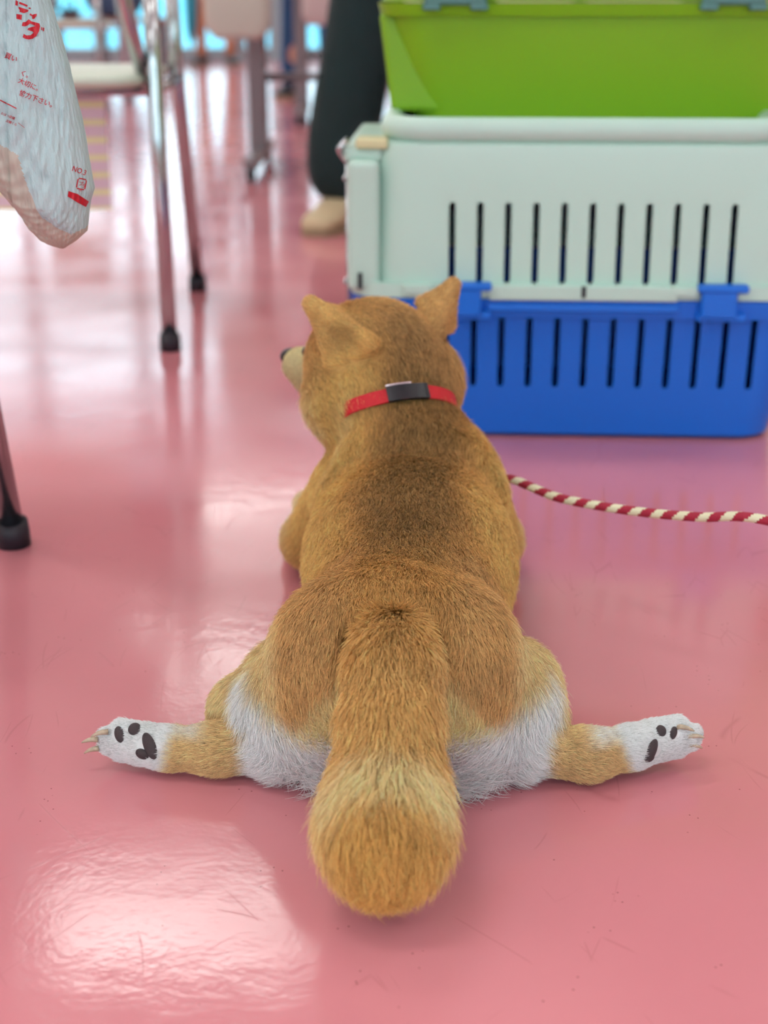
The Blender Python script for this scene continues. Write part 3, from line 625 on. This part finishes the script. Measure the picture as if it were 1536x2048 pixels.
def vnoise(P, f, seed):
    r = np.random.default_rng(seed); out = np.zeros(len(P))
    for i in range(6):
        k = r.normal(size=3)*f*(1+.5*i); out += np.sin(P@k+r.uniform(0, 6.28))/(1+.35*i)
    return out/3
def smooth(x, a, b): t = np.clip((x-a)/(b-a), 0, 1); return t*t*(3-2*t)
C_ = {k: np.array(lin(*v)[:3]) for k, v in dict(tan=(220, 171, 104), dark=(158, 120, 76), gold=(238, 194, 120), cream=(248, 219, 166), yel=(255, 226, 164), white=(253, 253, 251), rump=(218, 173, 114), tail=(222, 178, 112), tailtip=(224, 176, 100), paw=(236, 199, 144), muz=(228, 214, 164), black=(30, 26, 26)).items()}
def mixc(c, d, t): return c*(1-t[:, None])+d*t[:, None]
def coat(P, N, part):
    """the coat's markings: tan saddle with a dark sable stripe, cream outer thighs, white breeches and paws, pale muzzle; also shade painted into the left ear"""
    n1 = vnoise(P, 60, 1); n2 = vnoise(P, 160, 2); n3 = vnoise(P, 420, 3); x, y, z = P.T
    if part == 'tail':
        c = np.tile(C_['tail'], (len(P), 1))
        side = smooth(np.abs(x-.003)+n1*.004, .018, .036); c = mixc(c, C_['cream'], side*.35)
        c = mixc(c, C_['cream'], smooth(-np.abs(y-.757)+n1*.010, -.026, -.004)*smooth(z, .066, .08)*.9)
        c = mixc(c, C_['tailtip'], smooth(-y+n1*.006, -.745, -.722))
        c = mixc(c, C_['dark'], smooth(-np.abs(x-.005)+n1*.006, -.014, .004)*smooth(y, .80, .86)*.25)
        return c*(1+.10*n2+.08*n3)[:, None]
    c = np.tile(C_['tan'], (len(P), 1)); sp = .006+(y-.85)*.075           # spine line
    lat = np.abs(x-sp)
    c = mixc(c, C_['gold'], smooth(lat+n1*.01, .03, .075)*smooth(y, .97, 1.03)*(1-smooth(y, 1.25, 1.30)))
    st = smooth(-(lat+n1*.008), -.052, -.018)*smooth(z, .10, .14)
    band = smooth(y+n1*.01, .94, 1.03)*(1-smooth(y, 1.27, 1.31)); c = mixc(c, C_['dark'], st*band*.66)
    c = mixc(c, C_['dark'], smooth(-np.abs(lat+n1*.008), -.05, -.01)*smooth(y+n1*.01, 1.235, 1.25)*(1-smooth(y, 1.262, 1.28))*.3)
    # rump and thighs
    hind = 1-smooth(y, .985, 1.02)
    c = mixc(c, C_['rump'], hind*smooth(lat, .02, .05))
    s_ = np.sign(x-.008); ax_ = np.abs(x-.008)
    # the boundary between tan rump and cream thigh runs from the outside of the hip down to the tail's root
    q = (z-.112)+(ax_-.045)*1.05+n1*.005
    low = (1-smooth(q-.0, -.038+.0, -.004))*hind*(y < 1.0)
    out = smooth(ax_, .075, .09)*hind*(1-smooth(y, .97, .99))
    c = mixc(c, C_['cream'], np.maximum(low, out*.75))
    c = mixc(c, C_['yel'], smooth(-q+n1*.004, .008, .026)*hind*(1-smooth(y, .955, .975))*.8)
    wz = smooth(-(z-.064)+(ax_-.09)*.15+n1*.006, -.014, .010)*(1-smooth(y, .935, .955))*(1-smooth(ax_, .112, .122))
    c = mixc(c, C_['white'], np.clip(wz*hind, 0, 1))
    # hind feet
    leg = smooth(ax_, .100, .116)*(1-smooth(y, .928, .936))*(1-smooth(z, .042, .05)); c = mixc(c, C_['paw'], leg)
    c = mixc(c, C_['white'], leg*smooth(z+n1*.003, .030, .037)*.7*smooth(ax_, .13, .15))
    pw = smooth(ax_+n1*.004+(z-.02)*.35, .160, .172); c = mixc(c, C_['white'], pw*leg)
    # head
    h = P-HD; f = h@fw; l = h@lf; u = h[:, 2]
    hd = smooth(y, 1.225, 1.25)*smooth(z, .14, .17)
    c = mixc(c, C_['rump'], hd*.55)
    c = mixc(c, C_['dark'], hd*smooth(-np.abs(l+n1*.01), -.030, -.005)*smooth(-f, -.01, .05)*.25)
    c = mixc(c, C_['muz'], hd*smooth(f-u*.3+n1*.004, .055, .075)); c = mixc(c, C_['muz'], hd*smooth(-u-.25*np.abs(l), .012, .03)*smooth(f, .0, .03))
    c = mixc(c, C_['dark'], smooth(-np.linalg.norm(P-V3(*at_y(688, 676, 1.242)), axis=1), -.024, -.008)*.40)  # shade in the left ear's hollow, painted into the fur colour
    c = mixc(c, C_['cream'], hd*smooth(l, .045, .075)*smooth(-u, .0, .03)*.5)
    fl = smooth(y, 1.255, 1.29)*(1-smooth(z, .08, .1)); c = mixc(c, C_['cream'], fl)
    c = mixc(c, C_['cream'], smooth(-np.linalg.norm((P-V3(*at_y(668, 842, 1.245)))*[1, 1, 1.6], axis=1), -.024, -.008)*.85)
    br = smooth(-np.abs(y-1.20)+n1*.006, -.025, 0)*smooth(lat, .055, .07)*.35; c = mixc(c, C_['cream'], br*smooth(z, .12, .14))
    return c*(1+.13*n2+.10*n3)[:, None]

def weights(P, part):
    ps = [p for p in PRIMS if p['part'] == part]; D = np.stack([pdist(p, P) for p in ps], 1); W = np.exp(-np.maximum(D-D.min(1, keepdims=True), 0)/.006); W /= W.sum(1, keepdims=True)
    return W@np.array([p['flow']/np.linalg.norm(p['flow']) for p in ps]), W@np.array([p['L'] for p in ps]), W@np.array([p['lift'] for p in ps])

def unit(v): return v/np.maximum(np.linalg.norm(v, axis=-1, keepdims=True), 1e-9)

def hair_material():
    m = bpy.data.materials.new('dog_fur'); m.use_nodes = True; n = m.node_tree.nodes; L = m.node_tree.links
    b = n['Principled BSDF']; a = n.new('ShaderNodeAttribute'); a.attribute_name = 'tint'
    L.new(a.outputs['Color'], b.inputs['Base Color']); b.inputs['Roughness'].default_value = .5; b.inputs['Specular IOR Level'].default_value = .35
    tr = n.new('ShaderNodeBsdfTranslucent'); L.new(a.outputs['Color'], tr.inputs[0]); x = n.new('ShaderNodeMixShader'); x.inputs[0].default_value = .22
    L.new(b.outputs[0], x.inputs[1]); L.new(tr.outputs[0], x.inputs[2]); L.new(x.outputs[0], n['Material Output'].inputs[0]); return m
M_fur = hair_material()
def skin_material():
    m = bpy.data.materials.new('dog_undercoat'); m.use_nodes = True; n = m.node_tree.nodes
    a = n.new('ShaderNodeAttribute'); a.attribute_name = 'tint'; b = n['Principled BSDF']; b.inputs['Roughness'].default_value = .9; b.inputs['Specular IOR Level'].default_value = .1
    m.node_tree.links.new(a.outputs['Color'], b.inputs['Base Color']); return m
M_skin = skin_material()

PADS = {}                       # bare spots: centre, radius
def make_fur(part, Vt, F, N, count, parent, rad=.00013):
    T = np.concatenate([F[:, [0, 1, 2]], F[:, [0, 2, 3]]]); A = Vt[T]; ar = np.linalg.norm(np.cross(A[:, 1]-A[:, 0], A[:, 2]-A[:, 0]), axis=1)
    cen = A.mean(1); wgt = ar*np.where(cen[:, 2] < .006, .05, 1.0)*np.where(cen[:, 1] > 1.30, .6, 1.0)
    fine = (np.abs(cen[:, 0]-.008) > .115) & (cen[:, 1] < 1.0); wgt = wgt*np.where(fine, 2.2, 1.0)
    ti = rng.choice(len(T), size=count, p=wgt/wgt.sum()); u = rng.random((count, 2)); m = u.sum(1) > 1; u[m] = 1-u[m]
    b = np.stack([1-u.sum(1), u[:, 0], u[:, 1]], 1); P = (A[ti]*b[..., None]).sum(1); Nn = unit((N[T[ti]]*b[..., None]).sum(1))
    keep = np.ones(count, bool)
    for c, r in BARE: keep &= np.linalg.norm(P-V3(*c), axis=1) > r
    if part == 'body': keep &= ~collar_band(P)
    P, Nn = P[keep], Nn[keep]; k = len(P); Fl, Ln, Lf = weights(P, part)
    seedn = np.stack([vnoise(P, 150, 11), vnoise(P, 150, 12), vnoise(P, 150, 13)], 1); fine_n = np.stack([vnoise(P, 480, 21), vnoise(P, 480, 22), vnoise(P, 480, 23)], 1)
    if part == 'tail':           # the brush opens out where the tail bends and ends
        tip = V3(.001, .775, .070); rad_ = unit(P-tip); g = smooth(-P[:, 1], -.80, -.75); Fl = Fl*(1-.5*g[:, None])+(rad_*.55+V3(0, -.1, -.6))*g[:, None]; Ln = Ln*(1+.35*g)
    if part == 'body':
        g = (1-smooth(P[:, 1], .93, .96))*(1-smooth(P[:, 2], .05, .075))*(1-smooth(np.abs(P[:, 0]-.008), .085, .105)); Ln = Ln*(1+.55*g)
    Fl = unit(Fl)+seedn*.28+fine_n*.22+rng.normal(size=(k, 3))*.13
    Tn = unit(Fl-Nn*(Fl*Nn).sum(1, keepdims=True)); lift = np.clip(Lf*(1+.5*rng.normal(size=k)), .05, .8)[:, None]
    d0 = unit(Tn*(1-lift)+Nn*(lift+.15)); d1 = unit(Tn+Nn*lift*.35); ln = (Ln*rng.uniform(.55, 1.12, k))[:, None]
    cv = rng.normal(size=(k, 3))*.10; pts = np.empty((k, 4, 3)); pts[:, 0] = P-Nn*.0008; pts[:, 1] = P+d0*ln*.35; pts[:, 2] = pts[:, 1]+unit(d0*.4+d1*.6+cv*.5)*ln*.35; pts[:, 3] = pts[:, 2]+unit(d1+cv)*ln*.3
    pts[..., 2] = np.maximum(pts[..., 2], .0012)
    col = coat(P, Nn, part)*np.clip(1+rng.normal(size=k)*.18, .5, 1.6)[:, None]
    if part == 'body':           # black-tipped sable guard hairs along the back
        sp = .006+(P[:, 1]-.85)*.075; sab = smooth(-np.abs(P[:, 0]-sp), -.05, -.01)*smooth(P[:, 1], .93, 1.0)*(1-smooth(P[:, 1], 1.24, 1.28)); mk = rng.random(k) < sab*.22; col[mk] = col[mk]*.35
    lite = rng.random(k) < .06; col[lite] = np.minimum(col[lite]*1.35+.03, .95)
    hc = bpy.data.hair_curves.new('fur'); hc.add_curves([4]*k)
    hc.attributes['position'].data.foreach_set('vector', pts.astype(np.float32).ravel())
    R = np.empty((k, 4), np.float32); base = rad*rng.uniform(.8, 1.25, k)*np.where(Ln > .018, 1.25, 1.0)*np.where(Ln < .007, .8, 1.0); R[:, 0] = base; R[:, 1] = base; R[:, 2] = base*.8; R[:, 3] = base*.15
    a = hc.attributes.get('radius') or hc.attributes.new('radius', 'FLOAT', 'POINT'); a.data.foreach_set('value', R.ravel())
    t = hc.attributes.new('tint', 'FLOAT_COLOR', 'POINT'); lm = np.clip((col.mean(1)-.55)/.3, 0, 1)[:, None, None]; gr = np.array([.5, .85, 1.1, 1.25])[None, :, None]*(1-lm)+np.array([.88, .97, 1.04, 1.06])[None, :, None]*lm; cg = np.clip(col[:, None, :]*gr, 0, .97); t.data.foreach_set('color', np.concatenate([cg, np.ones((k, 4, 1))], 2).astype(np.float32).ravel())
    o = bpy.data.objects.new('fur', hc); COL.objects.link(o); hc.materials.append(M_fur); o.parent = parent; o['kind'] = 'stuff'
    return o

def dog_mesh(name, part, h, parent):
    Vt, F = surface_nets(part, h); me = bpy.data.meshes.new(name); me.from_pydata([], [], []) if False else None
    me.vertices.add(len(Vt)); me.vertices.foreach_set('co', Vt.astype(np.float32).ravel()); me.loops.add(F.size); me.loops.foreach_set('vertex_index', F.astype(np.int32).ravel())
    me.polygons.add(len(F)); me.polygons.foreach_set('loop_start', np.arange(0, F.size, 4, dtype=np.int32)); me.update(calc_edges=True); me.validate()
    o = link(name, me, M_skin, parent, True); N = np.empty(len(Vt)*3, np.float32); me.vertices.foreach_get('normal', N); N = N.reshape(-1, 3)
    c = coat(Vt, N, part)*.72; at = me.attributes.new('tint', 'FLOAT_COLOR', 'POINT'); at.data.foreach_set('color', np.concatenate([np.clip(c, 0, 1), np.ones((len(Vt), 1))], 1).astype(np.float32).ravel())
    return o, Vt, F, N

# the collar sits in a plane round the neck
CN = unit(V3(-.20, .62, .78)); CC = V3(.008, 1.246, .176)
CE1 = unit(np.cross(CN, V3(0, 1, 0))); CE2 = np.cross(CN, CE1)
def collar_band(P): return (np.abs((P-CC)@CN) < .0090) & (P[:, 2] > CC[2]+.030) & (P[:, 0] > -.038) & (P[:, 1] > 1.10) & (P[:, 1] < 1.36) & (np.linalg.norm(P-CC, axis=1) < .105)
M_nose = mat('dog_nose', lin(24, 20, 24), .35, bump=(900, .4)); M_pad = mat('paw_pad', lin(62, 50, 52), .6, bump=(1400, .5)); M_claw = mat('claw', lin(196, 176, 150), .35, noise=(300, .3))
M_eye = mat('dog_eye', lin(28, 16, 12), .08)
M_ear_in = mat('ear_skin', lin(190, 140, 120), .7)

dog = thing('dog', 'fluffy tan and white dog sprawled flat on pink floor with hind legs splayed', 'dog', (.01, 1.05, 0))
bpy.context.view_layer.update(); DM = dog.matrix_world.inverted()
def blob(name, c, r, rot, material, parent):
    bm = bmesh.new(); bmesh.ops.create_uvsphere(bm, u_segments=20, v_segments=12, radius=1)
    bmesh.ops.transform(bm, matrix=Matrix.Translation(c) @ rot @ Matrix.Diagonal((*r, 1)), verts=bm.verts); o = from_bm(name, bm, material, parent, True); o.matrix_parent_inverse = DM; return o
BARE = []
pads = []
for s, J in ((-1, JL), (1, JR)):
    bx, by, bz = J[3]
    # positions on the sole: big heart pad, two large toe pads, two lower ones near the floor
    if s < 0: sp = [(-.170, .0155, .0085, .0055, .5), (-.1835, .0325, .0052, .0055, 0), (-.1965, .0265, .0040, .0062, .35), (-.190, .010, .0042, .0050, .3)]
    else: sp = [(.1925, .0185, .0045, .0085, -.35), (.2035, .0315, .0050, .0058, 0), (.2155, .0280, .0036, .0060, -.45), (.206, .010, .0042, .0045, -.3)]
    for x, z, rx, rz, tilt in sp: pads.append((s, x, z, rx, rz, tilt))
body, BV, BF, BN = dog_mesh('body', 'body', .0028, dog); body.matrix_parent_inverse = DM
tail, TV, TF, TN = dog_mesh('tail', 'tail', .0035, dog); tail.matrix_parent_inverse = DM
bvh = BVHTree.FromPolygons([Vector(v) for v in BV], BF.tolist())
def surf(x, z, y0=.6):
    h = bvh.ray_cast(Vector((x, y0, z)), Vector((0, 1, 0))); return h[0], h[1]
PADPX = {-1: [(298, 1497, .0105, .0048, 1.05), (262, 1478, .0048, .0054, 0), (232, 1488, .0038, .0062, -.35), (283, 1513, .0055, .0040, .2)],
         1: [(1303, 1500, .0090, .0042, -1.1), (1327, 1475, .0040, .0045, 0), (1352, 1481, .0030, .0052, .5), (1296, 1512, .0050, .0035, 0)]}
for s in (-1, 1):
    for px, py, rx, rz, tl in PADPX[s]:
        c = at_y(px, py, .897 if s < 0 else .900); h, n_ = surf(c.x, c.z)
        if h is None: continue
        BARE.append(((h.x, h.y, h.z), max(rx, rz)*.85))
        q = Vector((0, -1, 0)).rotation_difference(n_).to_matrix().to_4x4()
        blob('paw_pad', h, (rx, .0026, rz), q @ Matrix.Rotation(tl, 4, 'Y'), M_pad, dog)
CL = {-1: [((-.203, .912, .034), (-.2155, .909, .0315)), ((-.211, .912, .0275), (-.223, .911, .0255)), ((-.211, .912, .020), (-.222, .912, .016))],
      1: [((.216, .915, .0365), (.2285, .912, .0345)), ((.224, .914, .029), (.2365, .913, .0285)), ((.225, .914, .022), (.236, .914, .019))]}
for s in (-1, 1):
    for a, b in CL[s]:
        a, b = Vector(a), Vector(b); pts = [a.lerp(b, t)+Vector((0, 0, .0012*math.sin(t*PI))) for t in (0, .3, .6, .85, 1)]
        o = tube('claw', pts, [.0022, .0020, .0016, .0010, .0004], M_claw, dog, 8); o.matrix_parent_inverse = DM
# face
nz = hp(.135, 0, -.018); blob('nose', nz, (.0105, .0095, .0085), Matrix.Rotation(YAW, 4, 'Z'), M_nose, dog); BARE.append((nz, .012))
for s in (-1, 1):
    e = hp(.068, s*.027, .006); blob('eye', e, (.0062, .0062, .0058), Matrix.Identity(4), M_eye, dog); BARE.append((e, .0065))
FUR = 1.0
make_fur('body', BV, BF, BN, int(430000*FUR), body)
make_fur('tail', TV, TF, TN, int(100000*FUR), tail, .00016)

# collar: strap laid on the coat round the neck, with a black buckle on top
def neck_r(phi):
    d = CE1*math.cos(phi)+CE2*math.sin(phi); t = np.linspace(.01, .12, 120); P = CC+d*t[:, None]; f = field(P, 'body'); i = np.argmax(f > .0030); return t[i] if f[i] > .0030 else .09
PH = np.linspace(0, 2*PI, 97)[:-1]; NR = np.array([neck_r(p) for p in PH]); NR = np.minimum(NR, .085)
PX_ = np.array([(CC+(CE1*math.cos(p)+CE2*math.sin(p))*q)[0] for p, q in zip(PH, NR)]); NR = NR-.008*np.clip((-.030-PX_)/.014, 0, 1)-.004*np.clip((PX_-.062)/.01, 0, 1)
for _ in range(2): NR = (np.roll(NR, 1)+2*NR+np.roll(NR, -1))/4
M_red = mat('red_webbing', lin(196, 20, 34), .65, bump=(700, .5)); M_blackp = mat('black_plastic', lin(26, 26, 32), .35); M_silver = mat('silver_ring', (.75, .75, .78, 1), .25, metal=1)
def strap(name, i0, i1, wd, th, material, parent, off=0, up_=0):
    bm = bmesh.new(); n = i1-i0+1; loops = []
    for j in range(n):
        i = (i0+j) % 96; d = V3(*(CE1*math.cos(PH[i])+CE2*math.sin(PH[i]))); r = NR[i]+off; p = CC+d*r+CN*up_
        loops.append([tuple(p-CN*wd/2), tuple(p+CN*wd/2), tuple(p+CN*wd/2+d*th), tuple(p-CN*wd/2+d*th)])
    loft(bm, loops, True, True); return from_bm(name, bm, material, parent, False)
top_i = int(np.argmax([ (CE1*math.cos(p)+CE2*math.sin(p))[2] for p in PH]))
collar = thing('dog_collar', 'red webbing collar with a black plastic buckle around the neck of the tan dog', 'dog collar', tuple(CC))
bpy.context.view_layer.update(); KM = collar.matrix_world.inverted()
for nm, a, b, wd, th, mt, off in (('strap', top_i-60, top_i-4,    .0128, .0022, M_red, 0), ('strap', top_i+4, top_i+36,    .0128, .0022, M_red, 0), ('buckle', top_i-5, top_i+5,   .0142, .0045, M_blackp, .0005)):
    o = strap(nm, a, b, wd, th, mt, collar, off); o.matrix_parent_inverse = KM
o = strap('buckle_bar', top_i-5, top_i+1, .0016, .0050, M_silver, collar, .0005, .0078); o.matrix_parent_inverse = KM

# leash: round cord with a helical stripe
def cord(name, pts, r, mats, parent, pitch, seg=12):
    pts = [Vector(p) for p in pts]; n = len(pts); bm = bmesh.new(); R = add_tube(bm, pts, r, seg); bm.faces.ensure_lookup_table(); s = 0; i = 0
    for k in range(n-1):
        s += (pts[k+1]-pts[k]).length
        for j in range(seg):
            ph = (s/pitch+j/seg) % 1.0; bm.faces[k*seg+j].material_index = 1 if ph < .46 else 0
    return from_bm(name, bm, mats, parent, True)
M_lred = mat('leash_red', lin(170, 30, 58), .7, bump=(900, .6)); M_lwhite = mat('leash_white', lin(232, 226, 190), .7, bump=(900, .6))
ctrl = [(.106, 1.266, .103), (.110, 1.265, .106)] + [tuple(at_y(px, py, y)) for px, py, y in ((1022, 958, 1.262), (1110, 993, 1.22), (1200, 1012, 1.19), (1300, 1026, 1.16), (1400, 1034, 1.13), (1530, 1040, 1.10))]
ctrl += [(.42, 1.06, .11), (.52, 1.02, .075), (.62, .99, .03), (.72, .97, .0045), (.86, .98, .0045), (.95, 1.05, .0045), (.90, 1.12, .0045), (.82, 1.10, .0045)]
def spline(c, per=12):
    c = [Vector(p) for p in c]; c = [c[0]*2-c[1]]+c+[c[-1]*2-c[-2]]; out = []
    for i in range(1, len(c)-2):
        for j in range(per):
            t = j/per; a, b, d, e = c[i-1:i+3]; out.append(.5*((2*b)+(d-a)*t+(2*a-5*b+4*d-e)*t*t+(3*b-a-3*d+e)*t**3))
    out.append(c[-2]); return out
lp = spline(ctrl, 40); leash = cord('leash', lp, .0042, [M_lred, M_lwhite], None, .022)
tag(leash, 'red and white spiral striped cord leash running from the dog to the right', 'leash')
# ------------------------------------------------------------------ the carrier bag that hangs from the chair arm
YBAG = 1.12
def bagmat():
    m = bpy.data.materials.new('bag_film'); m.use_nodes = True; t = m.node_tree; n = t.nodes; L = t.links; b = n['Principled BSDF']
    b.inputs['Base Color'].default_value = lin(214, 236, 238); b.inputs['Roughness'].default_value = .38
    co = n.new('ShaderNodeTexCoord'); mp = n.new('ShaderNodeMapping'); mp.inputs['Scale'].default_value = (1, 1, .28); mp.inputs['Rotation'].default_value = (0, .12, 0); L.new(co.outputs['Object'], mp.inputs[0])
    nz = n.new('ShaderNodeTexNoise'); nz.inputs['Scale'].default_value = 260; nz.inputs['Detail'].default_value = 4; L.new(mp.outputs[0], nz.inputs['Vector'])
    n2 = n.new('ShaderNodeTexNoise'); n2.inputs['Scale'].default_value = 60; n2.inputs['Detail'].default_value = 3; L.new(mp.outputs[0], n2.inputs['Vector'])
    ad = n.new('ShaderNodeMath'); ad.operation = 'ADD'; L.new(nz.outputs[0], ad.inputs[0]); L.new(n2.outputs[0], ad.inputs[1])
    bp = n.new('ShaderNodeBump'); bp.inputs['Strength'].default_value = .9; bp.inputs['Distance'].default_value = .003; L.new(ad.outputs[0], bp.inputs['Height']); L.new(bp.outputs[0], b.inputs['Normal'])
    tr = n.new('ShaderNodeBsdfTranslucent'); tr.inputs[0].default_value = lin(205, 232, 235); L.new(bp.outputs[0], tr.inputs['Normal']); x = n.new('ShaderNodeMixShader'); x.inputs[0].default_value = .35
    L.new(b.outputs[0], x.inputs[1]); L.new(tr.outputs[0], x.inputs[2]); L.new(x.outputs[0], n['Material Output'].inputs[0]); return m
M_film = bagmat(); M_gusset = mat('bag_film_beige', lin(214, 200, 186), .4, bump=(60, .4), transl=.3); M_print = mat('red_print', lin(196, 26, 44), .5)
RE = [(-420, 20), (-200, 66), (0, 99), (130, 137), (260, 165), (350, 181), (378, 187), (405, 179), (435, 176), (462, 174), (482, 152), (497, 128)]
LE = [(-420, -40), (-300, -100), (0, -112), (200, -104), (300, -62), (370, -2), (400, 24), (430, 48), (455, 62), (478, 82), (490, 104), (497, 122)]
BN_ = [(-999, -400), (-40, 262), (20, 280), (58, 300), (74, 360), (98, 422), (128, 446), (152, 461), (176, 452), (400, 452)]   # x -> y of the film's lower border
ip = lambda T, v: float(np.interp(v, [a for a, b in T], [b for a, b in T]))
def bag_mesh(name, rows, nseg, dep, inset, parent, material):
    VV = []; px_ = []
    for py in rows:
        l, r = ip(LE, py)+inset, ip(RE, py)-inset; hw = (r-l)/2; c = (r+l)/2; dd = dep*min(1, (max(0, 497-py)/90))**.5*min(1, .45+max(0, py+420)/700)
        for k in range(nseg):
            a = 2*PI*k/nseg; x = c+hw*math.cos(a); yy = YBAG+dd*math.copysign(abs(math.sin(a))**.8, math.sin(a)); p = at_y(x, py, YBAG); VV.append((p.x, yy, p.z)); px_.append((x, py, math.sin(a)))
    VV = np.array(VV); px_ = np.array(px_); P = VV*[1, 1, .35]; d = vnoise(P, 120, 31)*.0034+vnoise(P, 420, 32)*.0018; fold = np.exp(-((px_[:, 0]-31-(px_[:, 1]*.02))/2.2)**2)*.0028
    m = np.abs(px_[:, 2]) > .12; VV[:, 1] += np.where(px_[:, 2] < 0, d+fold, -d)*m; nr = len(rows); F = []
    for i in range(nr-1):
        for k in range(nseg): F.append((i*nseg+k, i*nseg+(k+1) % nseg, (i+1)*nseg+(k+1) % nseg, (i+1)*nseg+k))
    F.append(tuple(range((nr-1)*nseg, nr*nseg)))
    me = bpy.data.meshes.new(name); me.from_pydata(VV.tolist(), [], F); o = link(name, me, material, parent, True)
    for p in me.polygons[:-1]:
        q = px_[list(p.vertices)].mean(0); p.material_index = 1 if q[1] > ip(BN_, q[0]) else 0
    return o, VV, F
bag = thing('plastic_bag', 'crinkled white plastic carrier bag with red Japanese print hanging at the upper left', 'plastic bag', tuple(at_y(60, 250, YBAG))); bpy.context.view_layer.update(); GM = bag.matrix_world.inverted()
fo, FV, FF = bag_mesh('bag_film', list(np.linspace(-420, 230, 100))+list(np.linspace(233, 496.5, 100)), 240, .034, 0, bag, [M_film, M_gusset]); fo.matrix_parent_inverse = GM
bb = BVHTree.FromPolygons([Vector(v) for v in FV], FF)
def on_bag(px, py, off=.0009):
    e = Vector((0, 0, CAMH)); d = ray(px, py).normalized(); h = bb.ray_cast(e, d)[0]; return (h if h else at_y(px, py, YBAG))-d*off
def press(name, bm, material=None):
    bmesh.ops.triangulate(bm, faces=bm.faces)
    for _ in range(3):
        es = [e for e in bm.edges if e.calc_length() > 2.6]
        if not es: break
        bmesh.ops.subdivide_edges(bm, edges=es, cuts=1); bmesh.ops.triangulate(bm, faces=bm.faces)
    for v in bm.verts: v.co = on_bag(v.co.x, v.co.y)
    o = from_bm(name, bm, material or M_print, bag); o.matrix_parent_inverse = GM; return o
def letters(s, px, py, size, rot, bold=0.0, sx_=1.0):
    c = bpy.data.curves.new('t', 'FONT'); c.body = s; c.size = 1; c.offset = bold; c.resolution_u = 3; o = bpy.data.objects.new('t', c); COL.objects.link(o)
    bpy.context.view_layer.update(); me = bpy.data.meshes.new_from_object(o.evaluated_get(bpy.context.evaluated_depsgraph_get())); bpy.data.objects.remove(o)
    bm = bmesh.new(); bm.from_mesh(me); a = math.radians(rot)
    for v in bm.verts:
        x, y = v.co.x*size*sx_, -v.co.y*size; v.co = Vector((px+x*math.cos(a)-y*math.sin(a), py+x*math.sin(a)+y*math.cos(a), 0))
    return press('lettering', bm)
def mark(pts): quad([(x/6.4, y/6.4) for x, y in pts])
quad = lambda pts, name='printed_mark': press(name, (lambda bm: (bm.faces.new([bm.verts.new((x, y, 0)) for x, y in pts]), bm)[1])(bmesh.new()))
for g in ([(368, 245), (400, 272), (505, 300), (513, 335), (500, 400), (465, 460), (420, 495), (370, 505), (325, 497), (290, 478), (303, 434), (340, 454), (392, 450), (430, 418), (415, 402), (352, 384), (362, 358), (440, 386), (454, 334), (385, 300), (350, 328), (315, 338), (278, 330), (290, 285), (330, 280)],
          [(528, 345), (543, 350), (540, 387), (525, 382)], [(552, 352), (568, 357), (563, 402), (548, 397)], [(250, 22), (355, 65), (350, 88), (243, 48)],
          [(240, 86), (365, 128), (358, 150), (325, 140), (305, 168), (250, 152), (255, 130), (285, 137), (294, 124), (238, 108)], [(367, 95), (395, 100), (392, 115), (365, 112)],
          [(385, 168), (415, 190), (440, 180), (470, 175), (468, 205), (440, 208), (437, 243), (410, 240), (412, 212), (378, 190)], [(200, 0), (232, 20), (225, 75), (195, 65)], [(210, 178), (282, 190), (275, 255), (210, 240)]):
    mark(g)
letters('買い', 8, 114, 13.5, 22, .012); letters('く。', 39, 148, 13, 26, .01); letters('大切に。', 35, 164, 13, 24, .012); letters('協力下さい。', 37, 189, 13.2, 21, .012)
quad([(0, 199), (18, 208), (33, 216), (33, 218), (17, 210), (0, 201.5)]); quad([(36, 245), (49, 255), (49, 256), (36, 246)])
letters('おはつ店舗', 1, 228, 6, 22, .01); letters('店舗くら', 11, 243, 6, 22, .01)
letters('NO.3', 143, 341, 15, 20, .012, .86)
bm = bmesh.new(); o1 = [(x*9.6+163, y*11.5+368) for x, y in rrect(1, 1, .42, 5)]; o2 = [(x*7.4+163, y*9.2+368) for x, y in rrect(1, 1, .38, 5)]
rt = lambda p: (163+(p[0]-163)*math.cos(.2)-(p[1]-368)*math.sin(.2), 368+(p[0]-163)*math.sin(.2)+(p[1]-368)*math.cos(.2), 0)
A_ = [bm.verts.new(rt(p)) for p in o1]; B_ = [bm.verts.new(rt(p)) for p in o2]; n_ = len(A_)
for k in range(n_):
    if k not in (2, 8, 14, 20): bm.faces.new((A_[k], A_[(k+1) % n_], B_[(k+1) % n_], B_[k]))
press('printed_mark', bm)
letters('プ', 155.5, 370, 10.5, 12, .01); letters('ラ', 162, 374, 9, 12, .01); letters('PE', 158, 382, 5.5, 12)
quad([(137, 382), (146, 385), (155, 388), (178, 403), (172, 414), (155, 405), (141, 396), (135.5, 393)])
for s in (-1, 1):
    a = at_y(-40, -415, YBAG); tube('bag_handle', fillet([a+Vector((.01, s*.01, 0)), a+Vector((-.004, s*.012, .05)), Vector((-.385, YBAG+s*.006, .680)), Vector((-.412, YBAG+s*.006, .676))], .02), .005, M_film, bag, 8).matrix_parent_inverse = GM
